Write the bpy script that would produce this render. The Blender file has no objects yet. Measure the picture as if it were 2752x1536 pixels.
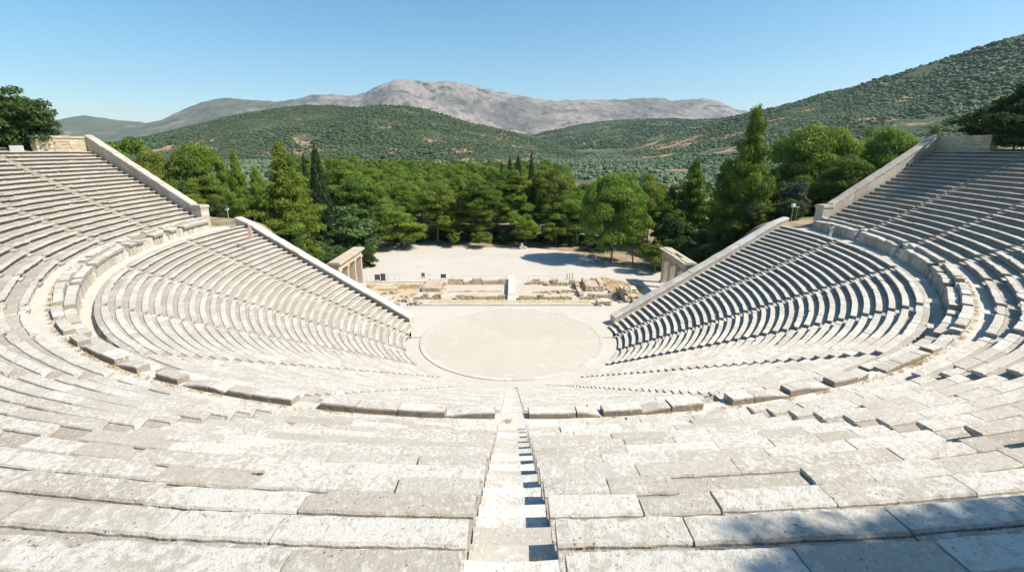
import bpy, math, random
import numpy as np
from mathutils import Vector

SC = bpy.context.scene
COL = SC.collection
R = math.radians
rng = np.random.default_rng(7)
RND = random.Random(11)

# ------------------------------------------------------------------ camera figures
F_PX, HOR, CAM_H, CAM_D = 1263.1, 402.0, 20.21, 48.785
TH = math.atan((768 - HOR) / F_PX)


def at(px, py, dist):
    """world point seen at photo pixel (2752 x 1536), dist metres ahead of the viewer on the ground plan"""
    a, b = px - 1376.0, 768.0 - py
    yy = F_PX * math.cos(TH) + b * math.sin(TH)
    zz = -F_PX * math.sin(TH) + b * math.cos(TH)
    t = dist / yy
    return a * t, dist - CAM_D, CAM_H + zz * t


# ------------------------------------------------------------------ helpers
def tag(o, label=None, cat=None, group=None, kind=None):
    if label: o['label'] = label
    if cat: o['category'] = cat
    if group: o['group'] = group
    if kind: o['kind'] = kind
    return o


def link(o, parent=None):
    COL.objects.link(o)
    if parent is not None: o.parent = parent
    return o


def empty(name, loc=(0, 0, 0), rz=0.0):
    o = bpy.data.objects.new(name, None)
    o.location = loc; o.rotation_euler = (0, 0, rz); o.empty_display_size = 0.3
    return link(o)


def np_mesh(name, verts, faces_list, smooth=False, attr=None):
    """faces_list: list of (n,k) int arrays"""
    me = bpy.data.meshes.new(name)
    verts = np.asarray(verts, dtype=np.float32)
    me.vertices.add(len(verts)); me.vertices.foreach_set('co', verts.ravel())
    loops = np.concatenate([np.asarray(f, dtype=np.int32).ravel() for f in faces_list])
    tot = np.concatenate([np.full(len(f), np.asarray(f).shape[1], dtype=np.int32) for f in faces_list])
    start = np.concatenate([[0], np.cumsum(tot)[:-1]]).astype(np.int32)
    me.loops.add(len(loops)); me.loops.foreach_set('vertex_index', loops)
    me.polygons.add(len(tot)); me.polygons.foreach_set('loop_start', start)
    me.polygons.foreach_set('use_smooth', np.full(len(tot), smooth, dtype=bool))
    if attr is not None:
        a = me.attributes.new('tint', 'FLOAT_COLOR', 'POINT')
        c = np.ones((len(verts), 4), dtype=np.float32); c[:, :3] = attr
        a.data.foreach_set('color', c.ravel())
    me.update(calc_edges=True)
    return me


class MB:
    def __init__(self): self.v = []; self.q = []; self.t = []; self.g = []; self.c = []

    def add(self, verts, faces, tint=(.5, .5, .5)):
        n = len(self.v); self.v += [tuple(p) for p in verts]
        self.c += [tuple(t) for t in tint] if isinstance(tint, list) else [tuple(tint)] * len(verts)
        for f in faces:
            f = [n + i for i in f]
            (self.q if len(f) == 4 else self.t if len(f) == 3 else self.g).append(f)
        return n

    def box(self, c, s, rz=0.0, jit=0.0, tint=None):
        cx, cy, cz = c; hx, hy, hz = s[0] / 2, s[1] / 2, s[2] / 2
        cr, sr = math.cos(rz), math.sin(rz); vs = []
        for dz in (-hz, hz):
            for dx, dy in ((-hx, -hy), (hx, -hy), (hx, hy), (-hx, hy)):
                x = dx + RND.uniform(-jit, jit); y = dy + RND.uniform(-jit, jit); z = dz + RND.uniform(-jit, jit)
                vs.append((cx + x * cr - y * sr, cy + x * sr + y * cr, cz + z))
        self.add(vs, [(0, 3, 2, 1), (4, 5, 6, 7), (0, 1, 5, 4), (1, 2, 6, 5), (2, 3, 7, 6), (3, 0, 4, 7)],
                 tint or (RND.random(), RND.random(), 0))

    def tube(self, pts, rads, n=8, tint=(.5, .5, .5), cap=True):
        pts = [Vector(p) for p in pts]; rings = []
        vs = []; fs = []
        for i, p in enumerate(pts):
            d = (pts[min(i + 1, len(pts) - 1)] - pts[max(i - 1, 0)]).normalized()
            a = d.cross(Vector((0, 1, 0)) if abs(d.y) < .9 else Vector((1, 0, 0))).normalized(); b = d.cross(a)
            for k in range(n):
                t = 2 * math.pi * k / n
                vs.append(p + (a * math.cos(t) + b * math.sin(t)) * rads[i])
        for i in range(len(pts) - 1):
            for k in range(n):
                fs.append((i * n + k, i * n + (k + 1) % n, (i + 1) * n + (k + 1) % n, (i + 1) * n + k))
        if cap:
            fs.append(tuple(range(n - 1, -1, -1))); fs.append(tuple((len(pts) - 1) * n + k for k in range(n)))
        self.add(vs, fs, tint)

    def mesh(self, name, smooth=False):
        fl = []
        if self.q: fl.append(np.array(self.q))
        if self.t: fl.append(np.array(self.t))
        by = {}
        for g in self.g: by.setdefault(len(g), []).append(g)
        for k in by: fl.append(np.array(by[k]))
        return np_mesh(name, np.array(self.v), fl, smooth, np.array(self.c))

    def obj(self, name, mat, parent=None, smooth=False):
        me = self.mesh(name, smooth); me.materials.append(mat)
        return link(bpy.data.objects.new(name, me), parent)


def _hash(ix, iy, s):
    h = (ix * 374761393 + iy * 668265263 + s * 974711) & 0x7fffffff
    h = ((h ^ (h >> 13)) * 1274126177) & 0x7fffffff
    return ((h ^ (h >> 16)) & 0xffff) / 65535.0


def vnoise(x, y, s=0):
    x = np.asarray(x, dtype=np.float64); y = np.asarray(y, dtype=np.float64)
    ix = np.floor(x).astype(np.int64); iy = np.floor(y).astype(np.int64)
    fx = x - ix; fy = y - iy; fx = fx * fx * (3 - 2 * fx); fy = fy * fy * (3 - 2 * fy)
    a = _hash(ix, iy, s); b = _hash(ix + 1, iy, s); c = _hash(ix, iy + 1, s); d = _hash(ix + 1, iy + 1, s)
    return (a * (1 - fx) + b * fx) * (1 - fy) + (c * (1 - fx) + d * fx) * fy


def fbm(x, y, s=0, o=4):
    t = 0; a = .5
    for k in range(o): t = t + a * (vnoise(x, y, s + k * 17) - .5); x = x * 2.03; y = y * 2.03; a *= .5
    return t


def sstep(t):
    t = np.clip(t, 0, 1); return t * t * (3 - 2 * t)


# ------------------------------------------------------------------ materials
def new_mat(name):
    m = bpy.data.materials.new(name); m.use_nodes = True
    nt = m.node_tree; nt.nodes.clear()
    out = nt.nodes.new('ShaderNodeOutputMaterial'); b = nt.nodes.new('ShaderNodeBsdfPrincipled')
    nt.links.new(b.outputs[0], out.inputs[0]); b.inputs['Roughness'].default_value = .9
    b.inputs['Specular IOR Level'].default_value = .15
    return m, nt, b, out


class NT:
    def __init__(self, nt): self.nt = nt

    def n(self, t, **kw):
        nd = self.nt.nodes.new(t)
        for k, v in kw.items(): setattr(nd, k, v)
        return nd

    def pos(self): return self.n('ShaderNodeNewGeometry').outputs['Position']

    def noise(self, vec, scale, detail=4, rough=.55, w=None):
        nd = self.n('ShaderNodeTexNoise'); self.nt.links.new(vec, nd.inputs['Vector'])
        nd.inputs['Scale'].default_value = scale; nd.inputs['Detail'].default_value = detail
        nd.inputs['Roughness'].default_value = rough
        return nd.outputs['Fac']

    def ramp(self, fac, lo, hi, a=0.0, b=1.0):
        nd = self.n('ShaderNodeMapRange'); self.nt.links.new(fac, nd.inputs['Value'])
        nd.inputs['From Min'].default_value = lo; nd.inputs['From Max'].default_value = hi
        nd.inputs['To Min'].default_value = a; nd.inputs['To Max'].default_value = b
        return nd.outputs['Result']

    def mix(self, fac, a, b, bt='MIX'):
        nd = self.n('ShaderNodeMix', data_type='RGBA', blend_type=bt)
        for s, v in ((nd.inputs['Factor'], fac), (nd.inputs['A'], a), (nd.inputs['B'], b)):
            if hasattr(v, 'is_output'): self.nt.links.new(v, s)
            elif isinstance(v, (int, float)): s.default_value = v
            else: s.default_value = (*v, 1) if len(v) == 3 else v
        return nd.outputs['Result']

    def math(self, op, a, b=0.0):
        nd = self.n('ShaderNodeMath', operation=op)
        for s, v in ((nd.inputs[0], a), (nd.inputs[1], b)):
            if hasattr(v, 'is_output'): self.nt.links.new(v, s)
            else: s.default_value = v
        return nd.outputs[0]

    def bump(self, h, bsdf, strength=.5, dist=.02):
        nd = self.n('ShaderNodeBump'); nd.inputs['Strength'].default_value = strength
        nd.inputs['Distance'].default_value = dist
        self.nt.links.new(h, nd.inputs['Height']); self.nt.links.new(nd.outputs[0], bsdf.inputs['Normal'])


def stone_mat(name, c_lo, c_hi, lichen, dark, lich_amt=.5, dark_amt=.3, warm=(.47, .385, .29), bump=.5, front=0.0):
    m, nt, b, out = new_mat(name); k = NT(nt); p = k.pos()
    at_ = k.n('ShaderNodeAttribute', attribute_name='tint'); sep = k.n('ShaderNodeSeparateColor')
    nt.links.new(at_.outputs['Color'], sep.inputs[0])
    base = k.mix(sep.outputs[0], c_lo, c_hi)
    if front: fr = k.mix(k.ramp(k.noise(p, 2.2, 6, .7), .40, .60), (.27, .215, .17), (.11, .10, .085)); base = k.mix(k.math('MULTIPLY', sep.outputs[2], front), base, fr)  # patchy brown-black fronts: shade put into the stone colour, weighted by tint blue
    big = k.noise(p, .35, 3)
    base = k.mix(k.ramp(big, .35, .7, 0, .30), base, warm)
    mott = k.noise(p, 14, 5, .75)
    base = k.mix(k.ramp(mott, .40, .64, 0, .6), base, k.mix(.42, base, dark))
    n0 = k.noise(p, 2.2, 4, .6)
    n1 = k.math('ADD', k.math('MULTIPLY', k.noise(p, 12, 6, .70), .72), k.math('MULTIPLY', n0, .28))
    sh2 = k.math('ADD', k.math('MULTIPLY', sep.outputs[1], .15), n1)
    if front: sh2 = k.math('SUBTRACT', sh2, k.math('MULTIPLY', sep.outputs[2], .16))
    col = k.mix(k.ramp(sh2, .645 - lich_amt * .14, .69 - lich_amt * .12, 0, .9), base, lichen)
    n2 = k.noise(p, 24, 6, .75)
    col = k.mix(k.ramp(n2, .66 - dark_amt * .12, .76 - dark_amt * .1, 0, .75), col, dark)
    vor = k.n('ShaderNodeTexVoronoi'); vor.inputs['Scale'].default_value = 14
    nt.links.new(p, vor.inputs['Vector'])
    spot = k.math('MULTIPLY', k.ramp(vor.outputs['Distance'], .30, .22), k.ramp(k.noise(p, 1.7, 3), .46, .56))
    spot = k.math('MULTIPLY', spot, k.ramp(k.n('ShaderNodeNewGeometry').outputs['Random Per Island'], 0, 1, .5, 1))
    col = k.mix(k.math('MULTIPLY', spot, .75), col, lichen)
    v2 = k.n('ShaderNodeTexVoronoi'); v2.inputs['Scale'].default_value = 15; nt.links.new(p, v2.inputs['Vector'])
    pit = k.math('MULTIPLY', k.ramp(v2.outputs['Distance'], .20, .12), k.ramp(k.noise(p, 2.3, 3), .50, .60))
    col = k.mix(k.math('MULTIPLY', pit, .7), col, dark)
    n3 = k.noise(p, 70, 3, .7)
    col = k.mix(k.ramp(n3, .3, .7, .0, .35), col, k.mix(.5, col, dark))
    rust = k.ramp(k.noise(p, 5.3, 5, .7), .70, .76, 0, .5)
    col = k.mix(rust, col, (.34, .20, .10))
    nt.links.new(col, b.inputs['Base Color'])
    h = k.math('ADD', k.math('MULTIPLY', n1, .5), k.math('ADD', k.math('MULTIPLY', n2, .5), k.math('MULTIPLY', n3, .3)))
    h = k.math('SUBTRACT', h, k.math('MULTIPLY', pit, .5))
    k.bump(h, b, bump, .03)
    return m


def soil_mat(name, ca, cb, scale=.6, cc=None, amt=.55, bump=.3, dist=.03):
    m, nt, b, out = new_mat(name); k = NT(nt); p = k.pos()
    col = k.mix(k.ramp(k.noise(p, scale, 6, .65), .35, .65), ca, cb)
    if cc: col = k.mix(k.ramp(k.noise(p, scale * 3.1, 5, .7), amt, amt + .12), col, cc)
    f = k.noise(p, scale * 40, 3, .7)
    col = k.mix(k.ramp(f, .3, .7, 0, .25), col, k.mix(.5, col, (.1, .08, .06)))
    nt.links.new(col, b.inputs['Base Color']); k.bump(f, b, bump, dist)
    return m


def leaf_mat(name, ca, cb, trans=.32):
    m, nt, b, out = new_mat(name); k = NT(nt)
    at_ = k.n('ShaderNodeAttribute', attribute_name='tint'); sep = k.n('ShaderNodeSeparateColor')
    nt.links.new(at_.outputs['Color'], sep.inputs[0])
    oi = k.n('ShaderNodeObjectInfo')
    col = k.mix(sep.outputs[0], ca, cb)
    hsv = k.n('ShaderNodeHueSaturation')
    nt.links.new(k.ramp(oi.outputs['Random'], 0, 1, .485, .515), hsv.inputs['Hue'])
    nt.links.new(k.ramp(k.math('FRACT', k.math('MULTIPLY', oi.outputs['Random'], 7.3)), 0, 1, .75, 1.2), hsv.inputs['Value'])
    nt.links.new(col, hsv.inputs['Color'])
    col = hsv.outputs['Color']
    nt.links.new(col, b.inputs['Base Color']); b.inputs['Roughness'].default_value = .6
    tr = k.n('ShaderNodeBsdfTranslucent'); nt.links.new(col, tr.inputs['Color'])
    mx = k.n('ShaderNodeMixShader'); mx.inputs[0].default_value = trans
    nt.links.new(b.outputs[0], mx.inputs[1]); nt.links.new(tr.outputs[0], mx.inputs[2])
    nt.links.new(mx.outputs[0], out.inputs[0])
    return m


def plain_mat(name, c, rough=.6, metal=0.0):
    m, nt, b, out = new_mat(name); k = NT(nt); p = k.pos()
    col = k.mix(k.ramp(k.noise(p, 9, 4), .3, .7, 0, .3), c, tuple(x * .7 for x in c))
    nt.links.new(col, b.inputs['Base Color']); b.inputs['Roughness'].default_value = rough
    b.inputs['Metallic'].default_value = metal
    return m


M = {}
M['seat'] = stone_mat('weathered_limestone', (.52, .485, .42), (.60, .565, .50), (.70, .675, .62), (.19, .165, .125), .62, .8, bump=.9, front=.95)
M['wall'] = stone_mat('wall_limestone', (.43, .385, .32), (.54, .50, .43), (.62, .59, .53), (.20, .17, .13), .3, .3)
M['ruin'] = stone_mat('ruin_stone', (.48, .395, .275), (.58, .50, .375), (.64, .58, .49), (.18, .13, .08), .2, .4, (.46, .33, .19))
M['gate'] = stone_mat('gate_stone', (.50, .43, .32), (.58, .51, .40), (.62, .57, .49), (.25, .20, .14), .1, .2)
M['kerb'] = stone_mat('kerb_stone', (.56, .53, .47), (.62, .59, .53), (.68, .66, .61), (.25, .22, .18), .3, .15)
M['step'] = stone_mat('step_stone', (.52, .485, .43), (.60, .57, .515), (.68, .66, .62), (.26, .235, .20), .6, .1)
M['white_slab'] = plain_mat('white_slab', (.60, .585, .55), .8)
M['orchestra'] = soil_mat('beaten_earth', (.51, .465, .39), (.55, .505, .43), .12, (.575, .53, .46), .53)
M['plaza'] = soil_mat('pale_gravel', (.53, .49, .43), (.585, .545, .485), .10, (.49, .435, .36), .58)
M['ground'] = None
M['earth'] = soil_mat('terrace_earth', (.33, .28, .22), (.42, .37, .30), 1.5)
M['path'] = soil_mat('diazoma_path', (.56, .52, .455), (.63, .59, .53), .8, (.50, .44, .35), .6)
M['drygrass_ground'] = soil_mat('straw_ground', (.50, .40, .25), (.58, .49, .33), 1.2, (.46, .40, .24), .55)
M['greenstrip'] = soil_mat('thin_lawn', (.52, .47, .33), (.58, .53, .40), .3, (.46, .45, .26), .52)
M['pine'] = leaf_mat('pine_needles', (.092, .158, .023), (.235, .315, .045))
M['pine_dark'] = leaf_mat('dark_foliage', (.035, .07, .022), (.08, .13, .034))
M['oak'] = leaf_mat('oak_leaves', (.06, .105, .032), (.12, .18, .055))
M['cypress'] = leaf_mat('cypress_foliage', (.03, .06, .024), (.06, .10, .036))
M['silver'] = leaf_mat('grey_green_leaves', (.10, .125, .075), (.17, .19, .12))
M['olive'] = leaf_mat('olive_leaves', (.085, .125, .068), (.15, .19, .105), .15)
M['scrub'] = leaf_mat('hill_scrub', (.050, .088, .040), (.090, .135, .058), .1)
M['bark'] = soil_mat('pine_bark', (.20, .155, .12), (.30, .25, .21), 3.0)
M['straw'] = leaf_mat('straw_blades', (.42, .27, .11), (.60, .48, .28), .4)
M['moss'] = leaf_mat('joint_moss', (.10, .085, .035), (.26, .17, .06), .1)
M['rust_grass'] = leaf_mat('rusty_dry_grass', (.34, .15, .04), (.52, .30, .12), .3)
M['metal'] = plain_mat('painted_metal', (.45, .46, .47), .4, .3)
M['dark_metal'] = plain_mat('dark_metal', (.06, .06, .065), .5)
M['white_board'] = plain_mat('white_board', (.75, .75, .76), .5)
M['grey_board'] = plain_mat('grey_board', (.10, .10, .11), .5)
M['rust_board'] = plain_mat('rust_board', (.28, .12, .07), .6)
M['globe'] = plain_mat('lamp_globe', (.72, .74, .76), .2)
M['pink'] = plain_mat('pink_stone', (.55, .38, .33), .8)
M['skin'] = plain_mat('skin', (.45, .28, .20), .6)
M['shirt'] = plain_mat('pale_blue_cloth', (.55, .66, .80), .8)
M['trousers'] = plain_mat('cream_cloth', (.66, .62, .55), .8)
M['hair'] = plain_mat('brown_hair', (.06, .04, .03), .6)

# ------------------------------------------------------------------ theatre shape
R0, T1, Z0, S1, NL = 11.47, .647, .24, .321, 34
RU, T2, Z1, S2, NU = 35.97, .819, 12.19, .412, 20
LOW_ST = [0, 14, 32, 51.5, 71.7, 92.5]
UP_ST = [0, 11.6, 24, 36.5, 47, 57.5, 68, 81.5, 94]
PATH_Z, WALK_Z = 10.42, 11.70
A_LOW = (107.6, 109.0)
A_UP = 106.2
HS = .42           # half a stairway


def growth(r):
    lo = .4 + 2.9 * np.clip((r - R0) / (NL * T1), 0, 1)
    up = lo + (6.1 - lo) * sstep((r - 33.4) / 1.0)
    return up


def pl(r, phi):
    """plan position for nominal radius r, angle phi (degrees from the central stair, + to the right)"""
    r = np.asarray(r, dtype=float); phi = np.asarray(phi, dtype=float)
    g = np.clip((np.abs(phi) - 50) / 55, 0, None) ** 1.6
    rr = r + growth(r) * g
    a = np.radians(phi)
    return rr * np.sin(a), -rr * np.cos(a)


def a_low(r):
    return A_LOW[0] + (A_LOW[1] - A_LOW[0]) * np.clip((r - R0) / (NL * T1), 0, 1)


def profile_pts(near):
    return None


UNDER = .17        # depth of the hollow under a bench's lip
TD = .04          # how far the foot trough lies below the seat


def bench_mesh(name, Rr, z, T, s, pa, pb, seat, seed, rough=1.0, phi_end=None, last=False):
    """one bench of a wedge: a run of stone blocks with joints, worn lips and a sunken foot trough"""
    rg = np.random.default_rng(seed)
    xm, ym = pl(Rr, (pa + pb) / 2)
    dcam = math.hypot(float(xm), float(ym) + CAM_D)
    near = dcam < 15
    mid = dcam < 26
    L = math.radians(pb - pa) * Rr
    # block cuts
    big = rough * (1.0 if near else .8)
    cuts = [0.0]
    while cuts[-1] < L - .9:
        cuts.append(cuts[-1] + (rg.uniform(.8, 2.0) if near else rg.uniform(.7, 1.8)))
    if len(cuts) > 1 and L - cuts[-1] < .5: cuts.pop()
    cuts.append(L)
    V = []; Q = []; G = []; C = []; nv = 0
    for bi in range(len(cuts) - 1):
        l0, l1 = cuts[bi], cuts[bi + 1]
        wide = rg.random()
        g0 = (rg.uniform(.003, .006) if wide < .45 else rg.uniform(.006, .011) if wide < .88 else rg.uniform(.012, .022)) * (1 if near else .7)
        l0 += g0 * rg.uniform(.2, 1.8); l1 -= g0 * rg.uniform(.2, 1.8)
        ln = l1 - l0
        if ln < .1: continue
        step = .06 if near else (.16 if mid else .4)
        n = max(2, int(ln / step)) + 1
        l = np.linspace(l0, l1, n)
        u = (l - l0) / ln
        phi = pa + (pb - pa) * (l / L)
        dz = rg.normal(0, .005) * big; tl = rg.normal(0, .005) * big; dr = rg.normal(0, .007) * big
        if rg.random() < .05 * big: dz -= rg.uniform(.01, .05); dr += rg.uniform(-.02, .04)
        broken = rg.random() < (.18 if near else .10) * big
        endw = np.exp(-u * ln / .02) + np.exp(-(1 - u) * ln / .02)
        wob = fbm(l * 2.3 + seed, np.full(n, seed * .37), 3, 4) * .035 * big
        wob2 = fbm(l * 6.0 + seed, np.full(n, seed * .71), 5, 3) * (.055 if near else .035) * big
        lip = wob + endw * .006 + wob2 * .6
        if broken:
            c = rg.choice([0, 1]) if rg.random() < .6 else rg.uniform(.1, .9); w = rg.uniform(.10, .35)
            lip = lip + rg.uniform(.04, .14) * np.exp(-np.abs((u - c) * ln / w) ** 3)
        zz = z + dz + tl * (u - .5)
        zi = zz - endw * .003
        skew = rg.normal(0, .012) if near else 0.0
        und = UNDER * T / .7
        rows = [(Rr + .09 + dr, z - s - .04 + 0 * u),
                (Rr + und + .015 + dr + wob2 * .5, zz - .62 * s),
                (Rr + und + dr + wob2 * .5, zz - .42 * s),
                (Rr - .02 + dr + lip, zz - .095),
                (Rr - .03 + dr + lip, zz - .022 - endw * .004),
                (Rr - .010 + dr + lip, zi - .003)]
        if near:
            for q in (.25, .5, .75):
                rr_ = Rr + seat * q
                rows.append((rr_ + dr + 0 * u, zi - .004 + (fbm(l * 3 + q * 9, np.full(n, seed * .3 + q * 3), 9, 3)) * .022 - endw * .004 * 0))
        rows += [(Rr + seat - .02 + dr + wob2 * .6, zi - .004 + wob2 * .2),
                 (Rr + seat + .004 + dr + wob2 * .6, zz - .030),
                 (Rr + seat + .012 + dr + wob2 * .6, zz - .16),
                 (Rr + seat + .021 + dr + wob2 * .75, zz - .16),
                 (Rr + seat + .025 + dr + wob2 * .75, zz - TD + wob2 * .2)]
        if near:
            for q in (.4, .7):
                rr_ = Rr + seat + (T - seat) * q
                rows.append((rr_ + 0 * u, zz - TD - .004 + fbm(l * 2.5 + q * 7, np.full(n, seed * .5 + q), 11, 3) * .03))
        rows.append((Rr + T + (.10 if not last else -.01) + 0 * u, zz - TD - .002))
        m = len(rows)
        P = np.zeros((m, n, 3))
        for j, (rj, zj) in enumerate(rows):
            x, y = pl(rj, phi + math.degrees(skew / Rr) * (rj - Rr) / T); P[j, :, 0] = x; P[j, :, 1] = y; P[j, :, 2] = zj
        V.append(P.reshape(-1, 3))
        idx = nv + np.arange(m * n).reshape(m, n)
        Q.append(np.stack([idx[:-1, :-1], idx[:-1, 1:], idx[1:, 1:], idx[1:, :-1]], -1).reshape(-1, 4))
        # ends
        for e, rev in ((0, False), (n - 1, True)):
            loop = list(idx[:, e]);
            extra = P[-1, e].copy(); extra[2] = z - s - .04
            V.append(extra[None]); k = nv + m * n + (0 if e == 0 else 1)
            loop = loop + [k]
            G.append(loop[::-1] if rev else loop)
        nv += m * n + 2
        t = np.tile(np.array([.5 + (rg.random() - .5) * (1.0 if near else .7), .5 + (rg.random() - .5) * (1.0 if near else .6), 0.]), (m * n + 2, 1)); t[:n, 2] = .4; t[n:n * 2, 2] = .7; t[n * 2:n * 3, 2] = 1.0; t[n * 3:n * 4, 2] = .7; t[-2 - n * (4 if near else 2):-2, 2] = .36  # blue: shade painted on the riser, deepest under the lip; trough a dusty tone
        C.append(t)
    V = np.concatenate(V); C = np.concatenate(C)
    by = {}
    for g in G: by.setdefault(len(g), []).append(g)
    return np_mesh(name, V, [np.concatenate(Q)[:, ::-1]] + [np.array(x)[:, ::-1] for x in by.values()], False, C)


SIDE = {1: 'right', -1: 'left'}
ORD = ['first', 'second', 'third', 'fourth', 'fifth', 'sixth', 'seventh', 'eighth', 'ninth']

# lower wedges
for sd in (-1, 1):
    for w in range(6):
        if w < 5: lab = 'lower stone seating wedge, %s %s of the central stairway above the orchestra' % (ORD[w], SIDE[sd])
        else: lab = 'lower stone seating wedge ending at the %s sloping wall beside the gateway' % SIDE[sd]
        xm, ym = pl(R0, sd * (LOW_ST[w] + 6))
        root = empty('seating_wedge', (0, 0, 0))
        tag(root, lab, 'seating wedge', 'lower seating wedges round the orchestra')
        for i in range(NL):
            r = R0 + T1 * i
            hs = math.degrees(HS / r)
            a = LOW_ST[w] + hs
            b = (LOW_ST[w + 1] - hs) if w < 5 else float(a_low(r)) - math.degrees(.25 / r)
            pa, pb = (a, b) if sd > 0 else (-b, -a)
            rough = 1.0 + (1.2 if i < 2 else 0) + (.9 if i > 31 else 0)
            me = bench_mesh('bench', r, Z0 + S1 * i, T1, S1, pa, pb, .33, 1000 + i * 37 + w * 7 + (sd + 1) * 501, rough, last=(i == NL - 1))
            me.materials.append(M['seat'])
            link(bpy.data.objects.new('bench', me), root)

# upper wedges
for sd in (-1, 1):
    for w in range(9):
        near = w < 3
        if w == 0: lab = 'upper seating wedge of big worn slabs in the foreground, directly %s of the central stairway' % SIDE[sd]
        elif w < 8: lab = 'upper seating wedge of weathered stone, %s out on the %s from the central stairway' % (ORD[w], SIDE[sd])
        else: lab = 'upper seating wedge of weathered stone ending at the high %s wall with the end pillar' % SIDE[sd]
        root = empty('seating_wedge', (0, 0, 0))
        tag(root, lab, 'seating wedge', 'upper seating wedges above the walkway')
        for k in range(NU):
            if near and k > 16: continue
            r = RU + T2 * k
            hs = math.degrees(HS / r)
            a = UP_ST[w] + hs
            b = (UP_ST[w + 1] - hs) if w < 8 else A_UP - math.degrees(.3 / r)
            pa, pb = (a, b) if sd > 0 else (-b, -a)
            rough = 1.3 + (.5 if sd < 0 and w > 2 else 0) + (1.0 if k < 2 else 0)
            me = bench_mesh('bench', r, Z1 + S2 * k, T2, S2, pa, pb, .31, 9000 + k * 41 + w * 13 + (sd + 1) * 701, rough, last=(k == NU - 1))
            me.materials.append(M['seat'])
            link(bpy.data.objects.new('bench', me), root)


# stairways
def step_box(mb, ra, rb, phi, z, depth, hw=HS, jit=.006, face=.0):
    """one tread between radius ra and rb on the stair at angle phi, rounded a little at the edge"""
    tint = (RND.random(), RND.random(), 0.)
    x0, y0 = pl(ra, phi); x1, y1 = pl(rb, phi)
    d = Vector((float(x1 - x0), float(y1 - y0), 0)).normalized(); s = Vector((-d.y, d.x, 0))
    vs = []
    zt = z + RND.uniform(-jit, jit)
    n = 5
    prof = [(0.0, -depth), (0.0, -.03), (.025, 0.0), (float(math.hypot(x1 - x0, y1 - y0)) + .02, 0.0), (float(math.hypot(x1 - x0, y1 - y0)) + .02, -depth)]
    for q, (dd, dz) in enumerate(prof):
        for i in range(n):
            u = -hw + 2 * hw * i / (n - 1)
            wear = -.018 * (1 - (u / hw) ** 2) if q in (1, 2, 3) else 0
            p = Vector((float(x0), float(y0), zt)) + d * dd + s * u
            vs.append((p.x + RND.uniform(-jit, jit), p.y + RND.uniform(-jit, jit), p.z + dz + wear + RND.uniform(-jit, jit) * .6))
    fs = []
    for q in range(4):
        for i in range(n - 1):
            fs.append((q * n + i, (q + 1) * n + i, (q + 1) * n + i + 1, q * n + i + 1))
    fs.append(tuple(q * n for q in range(5))[::-1]); fs.append(tuple(q * n + n - 1 for q in range(5)))
    mb.add(vs, fs, [(tint[0], tint[1], face if i < 2 * n or i >= 4 * n else face * .25) for i in range(5 * n)])  # face: same painted shade as the seat fronts, on the step risers


def stairway(phi, r0, T, z0, s, n, label, group, detail):
    root = empty('stairway', (0, 0, 0)); tag(root, label, 'stairway', group)
    mb = MB()
    for k in range(n):
        r = r0 + T * k; z = z0 + s * k
        for q, (ra, rb, zz) in enumerate(((r - .02, r + T * .5, z - s * .5 - .09), (r + T * .5, r + T - .02, z - TD - .005))):
            if detail:
                m2 = MB(); step_box(m2, ra, rb, phi, zz, s * .5 + .14); m2.obj('step', M['step'], root)
            else:
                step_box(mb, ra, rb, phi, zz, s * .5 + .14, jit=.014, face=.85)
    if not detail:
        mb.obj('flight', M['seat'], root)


stairway(0, R0, T1, Z0, S1, NL, 'central lower stairway running straight down to the orchestra', 'lower stairways', True)
stairway(0, RU, T2, Z1, S2, 17, 'central upper stairway of pale steps in the foreground, shadowed along its right edge', 'upper stairways', True)
for sd in (-1, 1):
    for w in range(1, 6):
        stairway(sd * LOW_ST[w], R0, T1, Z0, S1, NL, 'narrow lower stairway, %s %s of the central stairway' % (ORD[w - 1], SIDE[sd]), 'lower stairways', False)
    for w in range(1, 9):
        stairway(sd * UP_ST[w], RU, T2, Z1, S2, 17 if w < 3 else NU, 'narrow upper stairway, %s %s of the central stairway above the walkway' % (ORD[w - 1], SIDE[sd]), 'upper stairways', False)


# rings: earth under the benches, walkways
def ring_strip(name, prof, pa, pb, mat, n=220, parent=None, noise=0.0):
    phi = np.linspace(pa, pb, n); m = len(prof)
    P = np.zeros((m, n, 3))
    for j, (r, z) in enumerate(prof):
        x, y = pl(r, phi); P[j, :, 0] = x; P[j, :, 1] = y
        P[j, :, 2] = z + (fbm(x * 1.3, y * 1.3, 31, 4) * noise if noise else 0)
    idx = np.arange(m * n).reshape(m, n)
    q = np.stack([idx[:-1, :-1], idx[:-1, 1:], idx[1:, 1:], idx[1:, :-1]], -1).reshape(-1, 4)[:, ::-1]
    me = np_mesh(name, P.reshape(-1, 3), [q], False, np.full((m * n, 3), .5)); me.materials.append(mat)
    return link(bpy.data.objects.new(name, me), parent)


prof = [(R0 + .3, -.3)]
for i in range(NL):
    r = R0 + T1 * i; z = Z0 + S1 * i
    prof += [(r + .3, z - .24), (r + T1 + .3, z - .24)]
prof[-1] = (R0 + T1 * NL - .02, prof[-1][1])
prof += [(R0 + T1 * NL - .02, PATH_Z - .2)]
tag(ring_strip('ground', prof, -107, 107, M['earth'], 160), kind='structure')
prof = [(RU + .3, WALK_Z - .2)]
for k in range(NU):
    r = RU + T2 * k; z = Z1 + S2 * k
    prof += [(r + .3, z - .26), (r + T2 + .3, z - .26)]
prof[-1] = (RU + T2 * NU + 1.2, prof[-1][1])
prof += [(RU + T2 * NU + 1.2, 17)]
tag(ring_strip('ground', prof, -105.6, 105.6, M['earth'], 200), kind='structure')
RP0 = R0 + T1 * NL - .04
pathprof = [(RP0 + q * (34.6 - RP0) / 8, PATH_Z) for q in range(9)]
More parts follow.
